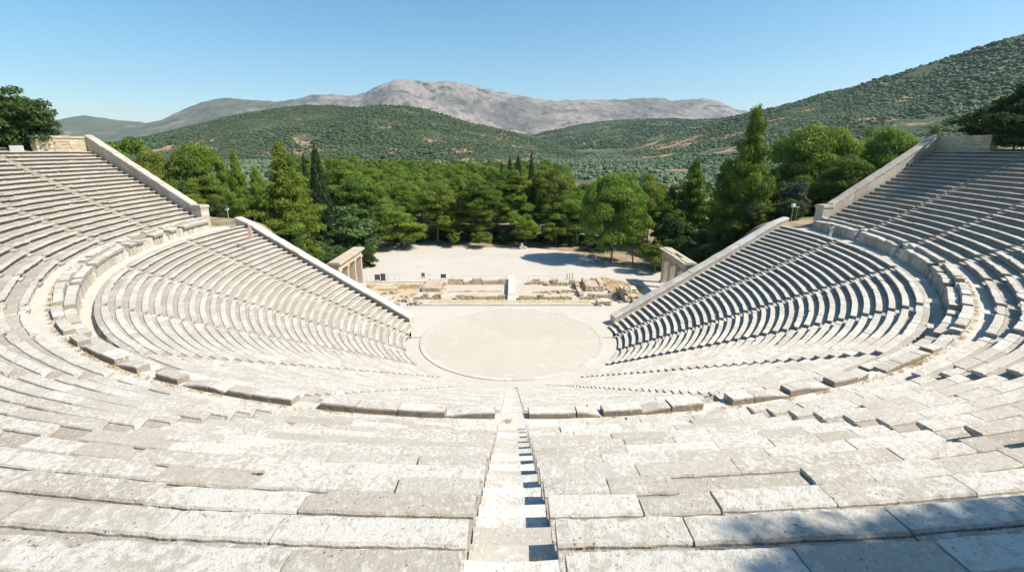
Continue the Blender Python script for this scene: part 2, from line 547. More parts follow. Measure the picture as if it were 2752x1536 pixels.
tag(ring_strip('walkway_path', pathprof, -109.5, 109.5, M['path'], 400, noise=.06), kind='structure')
tag(ring_strip('walkway_path', [(34.9 + q * 1.4 / 6, WALK_Z) for q in range(7)], -105.8, 105.8, M['path'], 400, noise=.05), kind='structure')


# parapet between the walkway and the upper benches, one length per upper wedge
def parapet(w, sd):
    a = UP_ST[w] + math.degrees(.55 / 35); b = (UP_ST[w + 1] - math.degrees(.55 / 35)) if w < 8 else A_UP - .3
    lab = ('parapet of upright slabs and broken bench backs below the %s upper wedge on the %s' % (ORD[w], SIDE[sd]))
    root = empty('parapet_wall', (0, 0, 0)); tag(root, lab, 'parapet', 'parapet lengths along the curved walkway')
    rg = np.random.default_rng(500 + w * 3 + sd)

    def run(name, ra, rb, z0, z1, lmin, lmax, jr, jz, mat, miss=0.0, brk=0.0, lean=0.0):
        L = math.radians(b - a) * 35; c = 0.0; mb = MB()
        while c < L - .2:
            ln = min(rg.uniform(lmin, lmax), L - c)
            if L - c - ln < .4: ln = L - c
            if rg.random() >= miss:
                g = rg.uniform(.005, .03)
                ns = 6; pr = []
                top = z1 + rg.normal(0, jz); r_a = ra + rg.normal(0, jr); r_b = rb + rg.normal(0, jr * .5)
                cut = rg.random() < brk
                drop = np.zeros(ns + 1)
                if cut:
                    e = rg.random() < .5; amt = rg.uniform(.08, .40) * (z1 - z0) + .03
                    f = np.linspace(0, 1, ns + 1); drop = amt * (f if e else 1 - f) ** 1.5
                V = []
                for i in range(ns + 1):
                    u = i / ns; phi = a + math.degrees((c + g + (ln - 2 * g) * u) / 35)
                    tz = top - drop[i] + rg.normal(0, .005)
                    e = .008 if i in (0, ns) else 0
                    for rr, z in ((r_a, z0), (r_a + e, tz - .05), (r_a + .03 + e, tz - e), ((r_a + r_b) / 2, tz - e + rg.normal(0, .01)), (r_b - .03 - e, tz - e), (r_b - e, tz - .06), (r_b + lean, z0)):
                        x, y = pl(rr + rg.normal(0, .004), phi * sd)
                        V.append((float(x), float(y), z))
                F = []
                for i in range(ns):
                    for j in range(6):
                        q = (i * 7 + j, i * 7 + j + 1, (i + 1) * 7 + j + 1, (i + 1) * 7 + j)
                        F.append(q if sd > 0 else q[::-1])
                e0 = tuple(range(7)); e1 = tuple(ns * 7 + j for j in range(7))
                F.append(e0[::-1] if sd > 0 else e0); F.append(e1 if sd > 0 else e1[::-1])
                ta, tb = rg.random(), rg.random(); bk = .55 if name != 'upright_slab' else .12
                mb.add(V, F, [(ta, tb, (bk, bk, 0, 0, 0, bk * 1.6, bk * 1.6)[j % 7]) for j in range(len(V))])  # shade painted on front and back faces, tops left pale
            c += ln
        if mb.v: mb.obj(name, mat, root)

    run('upright_slab', 34.22, 34.55, PATH_Z - .15, WALK_Z - .35, .45, .95, .006, .012, M['wall'])
    run('coping', 34.13, 34.66, WALK_Z - .35, WALK_Z - .06, 1.0, 2.2, .012, .012, M['seat'], .06, .25)
    run('bench_back', 34.67, 35.16, WALK_Z - .3, WALK_Z + .24, .8, 1.7, .015, .02, M['seat'], .03, .4)


tag(ring_strip('ground', [(34.30, PATH_Z - .1), (34.30, WALK_Z - .85), (34.48, WALK_Z - .85), (34.48, WALK_Z - .45), (34.72, WALK_Z - .45), (34.72, WALK_Z - .04), (35.0, WALK_Z - .02)], -105.8, 105.8, M['step'], 300), kind='structure')
for sd in (-1, 1):
    for w in range(9): parapet(w, sd)
# broken top line of bench backs at the head of the lower wedges
for sd in (-1, 1):
    for w in range(6):
        rg = np.random.default_rng(900 + w * 5 + sd)
        a = LOW_ST[w] + 1.2; b = (LOW_ST[w + 1] - 1.2) if w < 5 else 107
        root = empty('bench_back', (0, 0, 0)); c = a
        tag(root, 'low broken line of stone bench backs topping the %s lower wedge on the %s' % (ORD[w], SIDE[sd]), 'bench back', 'bench backs at the head of the lower wedges')
        while c < b - 1:
            ln = rg.uniform(.8, 1.8); dphi = math.degrees(ln / 33)
            if rg.random() < .6 and c + dphi < b:
                x, y = pl(33.36, (c + dphi / 2) * sd)
                hgt = rg.uniform(.22, .42); mb = MB()
                mb.box((float(x), float(y), PATH_Z - .1 + hgt / 2 + .05), (ln * .95, .26, hgt + .1), math.atan2(float(y), float(x)) + math.pi / 2 + rg.normal(0, .02), .03)
                mb.obj('back_block', M['seat'], root)
            c += dphi * 1.02


# ------------------------------------------------------------------ retaining walls
def wall_pt(r, phi): x, y = pl(r, phi); return Vector((float(x), float(y), 0))


def ret_wall(sd, upper):
    nm = 'retaining_wall'
    root = empty(nm, (0, 0, 0))
    tag(root, '%s sloping retaining wall with stone coping %s' % (SIDE[sd], 'closing the upper seats, with a square end pillar' if upper else 'closing the lower seats and running down to the orchestra'),
        'retaining wall', 'sloping end walls of the theatre')
    if upper:
        N = 19; rs = np.linspace(RU + .5, RU + T2 * NU + .1, N); phis = np.full(N, A_UP)
        top = Z1 + (rs - RU) / T2 * S2 + 1.05 + .55 * (rs - RU) / (T2 * NU); half = .42
        inner = top - .35; low = 6.0
    else:
        N = 22; rs = np.linspace(R0 + .8, R0 + T1 * NL + .25, N); phis = a_low(rs)
        top = Z0 + (rs - R0) / T1 * S1 + .42; half = .48; inner = top - .22; low = -.3
    rg = np.random.default_rng(40 + sd + upper * 5)
    body = MB(); cop = MB()
    pts = [wall_pt(r, p * sd) for r, p in zip(rs, phis)]
    d = (pts[-1] - pts[0]).normalized(); s = Vector((-d.y, d.x, 0)) * (1 if sd > 0 else -1)     # s points outside
    for i in range(N - 1):
        t = (rg.random(), rg.random(), 0.)
        vs = []; oj = rg.uniform(-.02, .03)
        for p, zt in ((pts[i], inner[i]), (pts[i + 1], inner[i + 1])):
            for o in (0.02 + oj, 2 * half - .05):
                q = p + s * o
                vs += [(q.x, q.y, low), (q.x, q.y, zt + .02)]
        f = [(0, 1, 5, 4), (2, 6, 7, 3), (1, 3, 7, 5), (0, 4, 6, 2)]
        if i == 0: f.append((0, 2, 3, 1))
        if i == N - 2: f.append((4, 5, 7, 6))
        body.add(vs, f if sd < 0 else [x[::-1] for x in f], t)
        # coping slab, slightly uneven, overhanging
        jz = rg.normal(0, .016); g = .009
        vs = []; a0 = pts[i].lerp(pts[i + 1], g); a1 = pts[i].lerp(pts[i + 1], 1 - g)
        z0_ = inner[i] + .02; z1_ = inner[i + 1] + .02
        for p, zb in ((a0, z0_), (a1, z1_)):
            th = top[i] - inner[i]
            for o, dz in ((-.10, .0), (-.12, th * .75 + jz), (-.08, th + jz), (half, th + .03 + jz), (2 * half + .04, th + jz), (2 * half + .06, 0)):
                q = p + s * o; vs.append((q.x + rg.normal(0, .014), q.y + rg.normal(0, .014), zb + dz + rg.normal(0, .010)))
        f = [(j, j + 1, j + 7, j + 6) for j in range(5)] + [(5, 0, 6, 11), (5, 4, 3, 2, 1, 0), (6, 7, 8, 9, 10, 11)]
        cop.add(vs, f if sd < 0 else [x[::-1] for x in f], (rg.random(), rg.random(), 0.))
    body.obj('wall_body', M['wall'], root); cop.obj('coping', M['seat'] if not upper else M['wall'], root)
    if upper:
        p = pts[0] - d * .75 + s * half
        rz = math.atan2(d.y, d.x)
        m = MB(); z = PATH_Z - .3
        for c in range(5):
            h = [.75, .62, .55, .6, .45][c]
            m.box((p.x + .003 * c, p.y, z + h / 2), (1.62 - .02 * (c % 2), 1.15, h - .006), rz, .012); z += h
        m.obj('pillar', M['wall'], root)
        m = MB(); m.box((p.x, p.y, z + .13), (1.85, 1.35, .26), rz, .012); m.box((p.x, p.y, z + .30), (1.7, 1.2, .10), rz, .012)
        m.obj('pillar_cap', M['wall'], root)
        # return wall along the back of the top bench
        a0, a1 = (A_UP, 99.5) if sd > 0 else (A_UP, 99.8)
        m = MB(); c2 = MB(); n = 6; zt = Z1 + S2 * NU
        for q in range(n):
            f0 = a0 + (a1 - a0) * q / n; f1 = a0 + (a1 - a0) * (q + 1) / n
            A = wall_pt(RU + T2 * NU + .55, f0 * sd); B = wall_pt(RU + T2 * NU + .55, f1 * sd); mid = (A + B) / 2; ln = (B - A).length
            rz = math.atan2((B - A).y, (B - A).x)
            zz = zt - .5
            for c in range(4):
                h = .42
                m.box((mid.x, mid.y, zz + h / 2), (ln - .02, .7 + rg.normal(0, .03), h - .012), rz + rg.normal(0, .006), .025 + (.02 if sd < 0 else 0)); zz += h
            c2.box((mid.x, mid.y, zz + .14), (ln - .01, .95, .28), rz, .03)
        m.obj('return_wall', M['ruin'], root); c2.obj('return_coping', M['ruin'], root)


for sd in (-1, 1):
    ret_wall(sd, False); ret_wall(sd, True)

# ------------------------------------------------------------------ terrain
def seat_height(r):
    lo = Z0 + (r - R0) / T1 * S1
    up = Z1 + (r - RU) / T2 * S2
    return np.where(r < R0 - .5, -2.0, np.where(r < 33.4, lo, np.where(r < 35.5, PATH_Z, np.minimum(up, Z1 + S2 * NU + .3))))


def terrain(x, y):
    x = np.asarray(x, dtype=float); y = np.asarray(y, dtype=float)
    r = np.hypot(x, y); phi = np.degrees(np.arctan2(np.abs(x), -y))
    g = np.clip((phi - 50) / 55, 0, None) ** 1.6
    rn = r - 5.6 * np.minimum(g, 1.1) * np.clip((r - 12) / 24, 0, 1)
    inside = seat_height(rn) - 1.3
    top = np.where(rn > RU + T2 * NU + .8, Z1 + S2 * NU - .35 + (rn - 53) * .03, inside)
    top = np.where((rn > RU + T2 * NU + .8) & (phi > 40), np.minimum(top, Z1 + S2 * NU + 3), top)
    # outside of the end walls
    d = np.abs(y * math.sin(R(17)) * 0 + (y - 12.0) + 0 * x)
    ax = np.abs(x)
    d = np.maximum(y - (3.7 + .27 * (ax - 11.0)), 0)
    hb = PATH_Z * sstep((ax - 28) / 8.5) + 5.0 * sstep((ax - 44) / 10) * (1 - sstep((d - 1) / 7))
    fall = 1 - sstep((d - 5 - np.clip((ax - 34) * .5, 0, 4)) / 20)
    out = hb * fall
    far = .8 * sstep((ax - 40) / 40) * 4 * sstep((y - 30) / 60) * (1 - sstep((y - 150) / 200))
    out = out + far
    w = sstep((d - .2) / 1.2)
    h = np.where(d > 0, out * w + np.minimum(top, out) * (1 - w), top)
    h = np.where((rn < 13) & (y > 2.2), np.minimum(h, 0), h)
    # the open flat in front
    und = fbm(x * .02, y * .02, 77, 4) * 3.0 * sstep((np.hypot(x, y - 20) - 60) / 120)
    roll = fbm(x * .004, y * .004, 78, 3) * 14 * sstep((y - 250) / 500)
    return h + und + roll + 14 * sstep((y - 500) / 1100)


def axis(lo, hi, fine_lo, fine_hi, step, growth_=1.12):
    a = list(np.arange(fine_lo, fine_hi + step, step)); s = step
    while a[-1] < hi: s *= growth_; a.append(a[-1] + s)
    s = step; b = []
    c = a[0]
    while c > lo: s *= growth_; c -= s; b.append(c)
    return np.array(b[::-1] + a)


xs = axis(-7000, 7000, -80, 80, 1.0); ys = axis(-160, 8200, -75, 75, 1.0)
X, Y = np.meshgrid(xs, ys)
Zt = terrain(X, Y)
# keep the ground below the flat floor, which is laid as sheets above it
Pg = np.stack([X, Y, Zt], -1).reshape(-1, 3)
idx = np.arange(X.size).reshape(X.shape)
q = np.stack([idx[:-1, :-1], idx[:-1, 1:], idx[1:, 1:], idx[1:, :-1]], -1).reshape(-1, 4)


def ground_mat():
    m, nt, b, out = new_mat('valley_ground'); k = NT(nt); p = k.pos()
    sx = k.n('ShaderNodeSeparateXYZ'); nt.links.new(p, sx.inputs[0])
    near = k.mix(k.ramp(k.noise(p, .5, 5), .35, .65), (.30, .215, .14), (.43, .34, .245))
    near = k.mix(k.ramp(k.noise(p, .16, 4), .52, .62), near, (.20, .19, .085))
    farc = k.mix(k.ramp(k.noise(p, .012, 6, .65), .44, .56), (.075, .095, .05), (.13, .135, .08))
    soil = k.ramp(k.noise(p, .016, 5, .65), .56, .60)
    farc = k.mix(soil, farc, (.42, .225, .125))
    col = k.mix(k.ramp(sx.outputs[1], 120, 260), near, farc)
    f = k.noise(p, 3.0, 3)
    col = k.mix(k.ramp(f, .3, .7, 0, .3), col, k.mix(.5, col, (.08, .07, .04)))
    nt.links.new(col, b.inputs['Base Color'])
    return m


M['ground'] = ground_mat()
me = np_mesh('ground', Pg, [q], True); me.materials.append(M['ground'])
tag(link(bpy.data.objects.new('ground', me)), kind='structure')


def sheet(name, outline, z, mat, kind='structure', sub=0):
    mb = MB(); mb.add([(x, y, z) for x, y in outline], [tuple(range(len(outline)))])
    o = mb.obj(name, mat); tag(o, kind=kind); return o


# open floor: pale gravel, one sheet whose far edge is ragged against the trees
far_edge = [(-33, 36), (-31.5, 43), (-28.5, 49.3), (-24, 52.5), (-18.8, 54.0), (-14, 52.0), (-10, 51.4), (-5.5, 51.0), (0.3, 51.8), (5, 49.8), (10, 47.0), (13.9, 44.8), (15.1, 42.2), (15.8, 38.5), (17, 35.9), (20, 33.4), (21.6, 32.4), (25, 29.5), (28, 27.5), (33, 25.5)]
ragged = []
for i in range(len(far_edge) - 1):
    (x0, y0), (x1, y1) = far_edge[i], far_edge[i + 1]
    for j in range(5):
        t = j / 5; ragged.append((x0 + (x1 - x0) * t + RND.uniform(-.5, .5), y0 + (y1 - y0) * t + RND.uniform(-.5, .5)))
outline = ragged + [(33, 14), (27, 8.6), (12.2, 4.2), (9, -9.6), (0, -13.2), (-9, -9.6), (-12.2, 4.2), (-27, 8.6), (-33, 14)]
sheet('plaza_ground', outline[::-1], .012, M['plaza'])


def annulus(name, ra, rb, za, zb, a0, a1, mat, n=180, lip=0.0):
    mb = MB(); V = []; F = []
    for i in range(n + 1):
        t = R(a0 + (a1 - a0) * i / n); c, s = math.cos(t), math.sin(t)
        V += [(ra * c, ra * s, za), (rb * c, rb * s, zb)]
        if i: F.append((2 * i - 2, 2 * i - 1, 2 * i + 1, 2 * i))
    mb.add(V, F); o = mb.obj(name, mat); return o


RO = 10.15
# orchestra: beaten earth disc and a kerb ring of separate long stones
mb = MB(); ring = [(9.72 * math.cos(2 * math.pi * i / 160), 9.72 * math.sin(2 * math.pi * i / 160), .085) for i in range(160)]
mb.add(ring, [tuple(range(160))]); tag(mb.obj('orchestra_ground', M['orchestra']), kind='structure')
root = empty('kerb_ring'); tag(root, 'round kerb of pale stones edging the beaten earth orchestra floor', 'kerb')
NK = 32
for i in range(NK):
    a0 = 2 * math.pi * i / NK + .0012; a1 = 2 * math.pi * (i + 1) / NK - .0012
    m = MB(); V = []
    dz = RND.uniform(-.004, .004)
    ns = 5
    for j in range(ns + 1):
        t = a0 + (a1 - a0) * j / ns
        for rr, z in ((9.70, -.1), (9.70, .100 + dz), (9.72, .108 + dz), (10.12, .108 + dz), (10.15, .095 + dz), (10.15, -.25)):
            V.append((rr * math.cos(t), rr * math.sin(t), z))
    F = []
    for j in range(ns):
        for k in range(5): F.append((j * 6 + k, (j + 1) * 6 + k, (j + 1) * 6 + k + 1, j * 6 + k + 1))
    F += [tuple(range(6)), tuple(ns * 6 + k for k in range(6))[::-1]]
    m.add(V, F, (RND.random(), RND.random(), 0.)); m.obj('kerb_stone', M['kerb'], root)
# sunken paved channel round the near half
chan = annulus('channel_path', 10.14, 11.62, .022, .022, 180.6, 359.4, M['plaza']); tag(chan, kind='structure')
for sd in (-1, 1):
    m = MB(); m.box((sd * 10.95, .12, .05), (1.62, .16, .14), 0, .01)
    tag(m.obj('sill_stone', M['kerb']), 'thin stone sill crossing the channel at the %s edge of the orchestra' % SIDE[sd], 'sill', 'sills across the channel')

# ------------------------------------------------------------------ gateways
def gateway(sd):
    root = empty('stone_gateway', (sd * 24.1, 0, 0))
    tag(root, 'roofed stone gateway of tall square piers standing at the %s edge of the open floor' % SIDE[sd], 'gateway')
    y0, y1 = 13.3, 23.5
    ys_ = [13.85, 17.0, 20.05, 23.05]
    for i, y in enumerate(ys_):
        m = MB(); m.box((0, y, .12), (1.30, .95, .26), 0, .01); m.box((0, y, 2.12), (1.00, .52, 3.76), 0, .012)
        m.box((0, y, 2.12), (.66, .62, 3.74), 0, .01)
        m.obj('pier', M['gate'], root)
        m = MB(); m.box((0, y, 4.08), (1.16, .80, .16), 0, .01); m.box((0, y, 4.24), (1.30, .94, .16), 0, .01)
        m.obj('capital', M['gate'], root)
    m = MB()
    for a, b in ((y0, 17.0), (17.0, 20.05), (20.05, y1)):
        m.box((0, (a + b) / 2, 4.54), (1.02, b - a - .012, .44), 0, .008)
    m.obj('lintel', M['gate'], root)
    m = MB()
    for q in range(5):
        a = y0 + (y1 - y0) * q / 5; b = y0 + (y1 - y0) * (q + 1) / 5
        m.box((0, (a + b) / 2, 4.995), (.96, b - a - .012, .46), 0, .01)
    m.obj('frieze', M['gate'], root)
    m = MB()
    n = 7
    for q in range(n):
        a = y0 - .35 + (y1 - y0 + .7) * q / n; b = y0 - .35 + (y1 - y0 + .7) * (q + 1) / n
        if q in (2, 3) and sd > 0:
            for o in (-.62, .62): m.box((o, (a + b) / 2, 5.345), (.55, b - a - .01, .23), 0, .015)
        else: m.box((0, (a + b) / 2, 5.345), (1.85, b - a - .012, .23), 0, .015)
        m.box((.0, (a + b) / 2, 5.51), (.9 if sd > 0 else 1.5, b - a - .02, .09), 0, .015) if not (q in (2, 3) and sd > 0) else None
    m.obj('cornice', M['gate'], root)


gateway(-1); gateway(1)

# ------------------------------------------------------------------ stage ruins
def ruin_wall(x0, y0, x1, y1, h, th, label, lmin=.7, lmax=1.5, miss=.0, courses=1, rag=.12, seed=0, mat='ruin'):
    rg = np.random.default_rng(seed); mb = MB()
    L = math.hypot(x1 - x0, y1 - y0); rz = math.atan2(y1 - y0, x1 - x0)
    for c in range(courses):
        s = 0
        while s < L - .1:
            ln = min(rg.uniform(lmin, lmax), L - s)
            if c == 0 or rg.random() > .35 + miss:
                hh = h / courses * (1 + (rg.uniform(-rag, rag) * 2 if c == courses - 1 else 0))
                if rg.random() < miss: s += ln; continue
                t = (s + ln / 2) / L; n = rg.normal(0, .03)
                block(mb, (x0 + (x1 - x0) * t - math.sin(rz) * n, y0 + (y1 - y0) * t + math.cos(rz) * n, c * h / courses + hh / 2), (ln - .02, th * rg.uniform(.85, 1.1), hh), rz + rg.normal(0, .02), rg)
            s += ln
    o = mb.obj('ruined_wall', M[mat]); tag(o, label, 'ruined wall', 'low walls of the ruined stage building')
    return o


def block(mb, c, s, rz, rg, rough=.02):
    """a worn block: a subdivided box with chipped, uneven edges"""
    n = 3; V = {}; vs = []; cr, sr = math.cos(rz), math.sin(rz)
    for i in range(n + 1):
        for j in range(n + 1):
            for k in range(n + 1):
                if 0 < i < n and 0 < j < n and 0 < k < n: continue
                p = [(i / n - .5) * s[0], (j / n - .5) * s[1], (k / n - .5) * s[2]]
                e = (i in (0, n)) + (j in (0, n)) + (k in (0, n))
                f = 1 - (.012 if e == 2 else .03 if e == 3 else 0)
                p = [q * f + rg.normal(0, rough) * min(1, min(s) / .5) for q in p]
                V[i, j, k] = len(vs); vs.append((c[0] + p[0] * cr - p[1] * sr, c[1] + p[0] * sr + p[1] * cr, c[2] + p[2]))
    fs = []
    for a in range(n):
        for b in range(n):
            for (g, rev) in ((0, 1), (n, 0)):
                for q in ((lambda u, v: V[u, v, g]), (lambda u, v: V[v, g, u]), (lambda u, v: V[g, u, v])):
                    f = (q(a, b), q(a + 1, b), q(a + 1, b + 1), q(a, b + 1)); fs.append(f[::-1] if rev else f)
    mb.add(vs, fs, (rg.random(), rg.random(), 0.))


ruin_wall(-10.0, 21.9, -.95, 22.0, .72, .8, 'long back wall of the stage ruin left of the white footbridge', .9, 1.7, 0, 1, .2, 1)
ruin_wall(2.4, 22.0, 5.05, 22.0, .68, .75, 'short back wall of the stage ruin just right of the white footbridge', .7, 1.2, 0, 1, .2, 2)
ruin_wall(5.2, 21.4, 8.6, 21.4, 1.15, 1.1, 'tallest chunk of back wall in the stage ruin, right of centre', .9, 1.4, 0, 2, .15, 3)
ruin_wall(8.9, 21.7, 13.6, 22.1, .75, .7, 'broken back wall of the stage ruin at its right end', .6, 1.2, .15, 1, .35, 4)
ruin_wall(-7.9, 14.25, -1.0, 14.25, .6, .6, 'front wall of the stage ruin left of the white footbridge', .8, 1.6, 0, 1, .15, 5)
ruin_wall(1.0, 14.25, 8.4, 14.25, .62, .6, 'front wall of the stage ruin right of the white footbridge', .8, 1.6, 0, 1, .15, 6)
ruin_wall(9.8, 14.35, 14.0, 14.35, .8, .6, 'front wall under the right stone platform of the stage ruin', .7, 1.3, 0, 2, .1, 7)
ruin_wall(-13.6, 14.35, -9.9, 14.35, .75, .6, 'front wall under the left stone platform of the stage ruin', .7, 1.3, .05, 2, .2, 8)
ruin_wall(3.2, 17.3, 8.9, 17.4, .3, .5, 'low inner line of stones inside the right half of the stage ruin', .5, 1.1, .15, 1, .3, 9)
ruin_wall(-9.6, 17.8, -1.1, 17.9, .14, .4, 'nearly buried inner line of stones in the left half of the stage ruin', .8, 1.6, .1, 1, .3, 10)
ruin_wall(-10.2, 15.0, -10.2, 21.6, .5, .5, 'short cross wall on the right side of the left platform', .7, 1.3, .1, 1, .3, 11)
ruin_wall(9.9, 15.0, 9.9, 21.4, .95, .6, 'tall cross wall on the left side of the right platform', .7, 1.3, .1, 2, .3, 12)
ruin_wall(14.3, 15.0, 14.3, 20.8, .55, .5, 'cross wall on the right side of the right platform', .7, 1.3, .1, 1, .3, 13)
ruin_wall(15.3, 42.0, 16.9, 35.9, .45, .5, 'low dry stone edge wall under the pines at the right of the open floor', .5, 1.0, .05, 1, .3, 14)
ruin_wall(17.1, 35.6, 21.7, 32.8, .40, .45, 'low dry stone edge wall running on towards the right gateway', .5, 1.0, .05, 1, .3, 15)
for sd, x0, x1, y0, y1, h in ((-1, -13.3, -10.6, 17.7, 23.0, .62), (1, 10.9, 13.6, 17.9, 22.6, .85)):
    root = empty('stone_platform'); tag(root, 'square stone platform with a pinkish top at the %s end of the stage ruin' % SIDE[sd], 'platform')
    mb = MB(); rg = np.random.default_rng(60 + sd)
    for q in range(4):
        xa = x0 + (x1 - x0) * q / 4; xb = x0 + (x1 - x0) * (q + 1) / 4
        block(mb, ((xa + xb) / 2, y0 + .3, h / 2), (xb - xa - .02, .6, h), 0, rg)
    for q in range(5):
        ya = y0 + .62 + (y1 - y0 - .62) * q / 5; yb = y0 + .62 + (y1 - y0 - .62) * (q + 1) / 5
        for xx in (x0 + .25, x1 - .25): block(mb, (xx, (ya + yb) / 2, h * .52), (.5, yb - ya - .02, h * 1.08), 0, rg)
    mb.obj('edge_blocks', M['ruin'], root)
    mb = MB(); n = 6
    for i in range(n):
        for j in range(n):
            pass
    mb.box(((x0 + x1) / 2, (y0 + y1) / 2 + .3, h * .42), (x1 - x0 - 1.0, y1 - y0 - .65, h * .84), 0, .02)
    mb.obj('earth_fill', soil_mat('pinkish_earth', (.50, .37, .28), (.58, .46, .37), .8), root)
rg = np.random.default_rng(5)


def boulder(x, y, z, s, label, name='loose_stone', group=None, cat='stone', seed=1, mat='ruin', ang=None):
    r_ = np.random.default_rng(seed); mb = MB()
    block(mb, (x, y, z + s[2] / 2 - .04), s, r_.uniform(0, 3) if ang is None else ang, r_, .09)
    o = mb.obj(name, M[mat]); tag(o, label, cat, group); return o


mb = MB(); r_ = np.random.default_rng(71)
for (x, y, z, sx_, sy_, sz_, an) in ((16.0, 14.0, .45, 1.3, 2.6, .95, .1), (17.4, 14.2, .40, 1.4, 2.4, .85, .15), (15.9, 14.6, 1.2, 1.1, 2.2, .7, .2), (17.1, 15.6, 1.0, 1.5, 1.8, .6, .05), (16.6, 16.6, .5, 2.6, 1.5, 1.0, .1), (15.8, 13.4, 1.45, .7, .8, .5, .4)):
    block(mb, (x, y, z), (sx_, sy_, sz_), an, r_, .09)
tag(mb.obj('broken_block', M['ruin']), 'huge broken wall block with a dark jagged left face beside the right seats', 'stone')
boulder(17.6, 12.6, 0, (2.2, 1.0, .6), 'lower ruin block lying in front of the huge broken block', 'broken_block', None, 'stone', 72, 'ruin', .2)
boulder(12.4, 11.75, 0, (2.0, 1.1, .8), 'long cut block lying at the right end of the front kerb', 'broken_block', None, 'stone', 73, 'ruin', 0)
boulder(-13.0, 11.8, 0, (2.0, .9, .5), 'long low block lying at the left end of the front kerb', 'broken_block', None, 'stone', 74, 'ruin', 0)
for i in range(22):
    x = rg.uniform(-20, -13.6); y = 11.6 + rg.uniform(0, 4.2) + max(0, (-15.5 - x)) * .75
    s = rg.uniform(.25, .6)
    boulder(x, y, 0, (s * 1.4, s, s * .7), 'small loose stone in the rubble beside the left end of the stage ruin', 'loose_stone', 'loose stones left of the stage ruin', 'stone', 100 + i)
for i in range(9):
    s = rg.uniform(.2, .5)
    boulder(rg.uniform(5.5, 9.4), rg.uniform(15.2, 18.5), 0, (s * 1.4, s, s * .7), 'small loose stone lying inside the right half of the stage ruin', 'loose_stone', 'loose stones inside the stage ruin', 'stone', 140 + i)
for i in range(8):
    s = rg.uniform(.25, .55)
    boulder(rg.uniform(14.6, 15.4), rg.uniform(12, 19), 0, (s * 1.4, s, s * .7), 'small loose stone between the right platform and the huge broken block', 'loose_stone', 'loose stones by the right platform', 'stone', 160 + i)

# kerb along the stage front, thin lawn behind it
m = empty('stage_kerb'); tag(m, 'straight pale stone kerb along the front of the stage ruin', 'kerb')
x = -13.6
while x < 11.2:
    ln = min(RND.uniform(1.0, 2.0), 11.3 - x)
    b = MB(); b.box((x + ln / 2, 11.5, .08), (ln - .015, .45, .24), 0, .012); b.obj('kerb_stone', M['kerb'], m); x += ln
sheet('lawn_ground', [(-11.5, 11.75), (11.2, 11.75), (11.4, 13.9), (-11.4, 13.9)], .05, M['greenstrip'])
sheet('stage_ground', [(-10.2, 14.5), (9.9, 14.5), (9.9, 21.9), (-10.2, 21.9)], .03, soil_mat('stage_earth', (.52, .44, .35), (.60, .53, .45), .5, (.46, .37, .27), .6))
sheet('straw_ground', [(-22.6, 21.3), (-22.0, 19.0), (-19.5, 16.9), (-17.0, 15.6), (-14.4, 15.0), (-13.8, 18.0), (-14.2, 21.8)][::-1][::-1], .03, M['drygrass_ground'])
sheet('straw_ground', [(14.6, 14.4), (15.3, 13.0), (18.6, 15.5), (20.3, 20.6), (17.4, 23.8), (14.5, 26.4)], .031, M['drygrass_ground'])

root = empty('footbridge'); tag(root, 'narrow white footbridge crossing the middle of the stage ruin', 'footbridge')
b = MB(); b.box((-.02, 19.5, .70), (1.06, 10.4, .09), 0, 0); b.obj('deck', M['white_slab'], root)
for y in (14.6, 17.5, 20.5, 24.3):
    for xx in (-.48, .44):
        b = MB(); b.box((xx, y, .33), (.07, .07, .65), 0, 0); b.obj('leg', M['metal'], root)
b = MB(); b.add([(-.6, 14.28, .66), (.56, 14.28, .66), (.56, 13.55, .06), (-.6, 13.55, .06), (-.6, 14.28, .60), (.56, 14.28, .60), (.56, 13.65, .03), (-.6, 13.65, .03)],
      [(3, 2, 1, 0), (4, 5, 6, 7), (0, 1, 5, 4), (2, 3, 7, 6), (1, 2, 6, 5), (3, 0, 4, 7)]); b.obj('ramp', M['white_slab'], root)
# path edging on the left
b = MB()
xx = -23.0
while xx < -14.6: b.box((xx + .6, 22.65 + (xx + 23) * .03, .09), (1.18, .28, .2), .03, .01); xx += 1.2
tag(b.obj('edging_kerb', M['kerb']), 'low pale edging of the path behind the straw patch on the left', 'kerb')


# boards, rails, posts
def board(x, y, w, h, zb, mat, label, rz=0.0, legs=2, tilt=0.0, z0=0.0):
    root = empty('information_board', (x, y, z0), rz); tag(root, label, 'sign board')
    b = MB(); b.box((0, 0, zb + h / 2), (w, .05, h), 0, 0); b.obj('panel', M[mat], root)
    b = MB()
    for q, s in (((0, zb + h + .02), (w + .06, .07, .04)), ((0, zb - .02), (w + .06, .07, .04))): b.box((q[0], 0, q[1]), s, 0, 0)
    b.obj('frame', M['dark_metal'], root)
    for i in range(legs):
        lx = (-w / 2 + .1 + (w - .2) * i / max(1, legs - 1)) if legs > 1 else 0
        b = MB(); b.box((lx, .045, (zb + h * .6) / 2), (.06, .04, zb + h * .6), 0, 0); b.obj('leg', M['dark_metal'], root)
    return root


board(-21.4, 23.35, .85, .8, .35, 'grey_board', 'grey information board, left one of a pair beyond the straw patch')
board(-20.5, 23.35, .75, 1.05, .25, 'grey_board', 'taller dark information board, right one of a pair beyond the straw patch')
board(-14.5, 25.3, .55, .55, .35, 'rust_board', 'small rust red sign standing alone on the open floor')
board(-11.1, 24.6, .85, .55, .35, 'grey_board', 'small dark sign at the left end of the back ruin wall')
sx, sy, sz = at(50, 418, 56.3)
gz = float(terrain(sx, sy))
board(sx, sy, 1.35, 1.0, max(sz - gz, .2) + .05, 'white_board', 'white notice board on thin legs under the dark tree at upper left', R(12), 2, 0, gz)


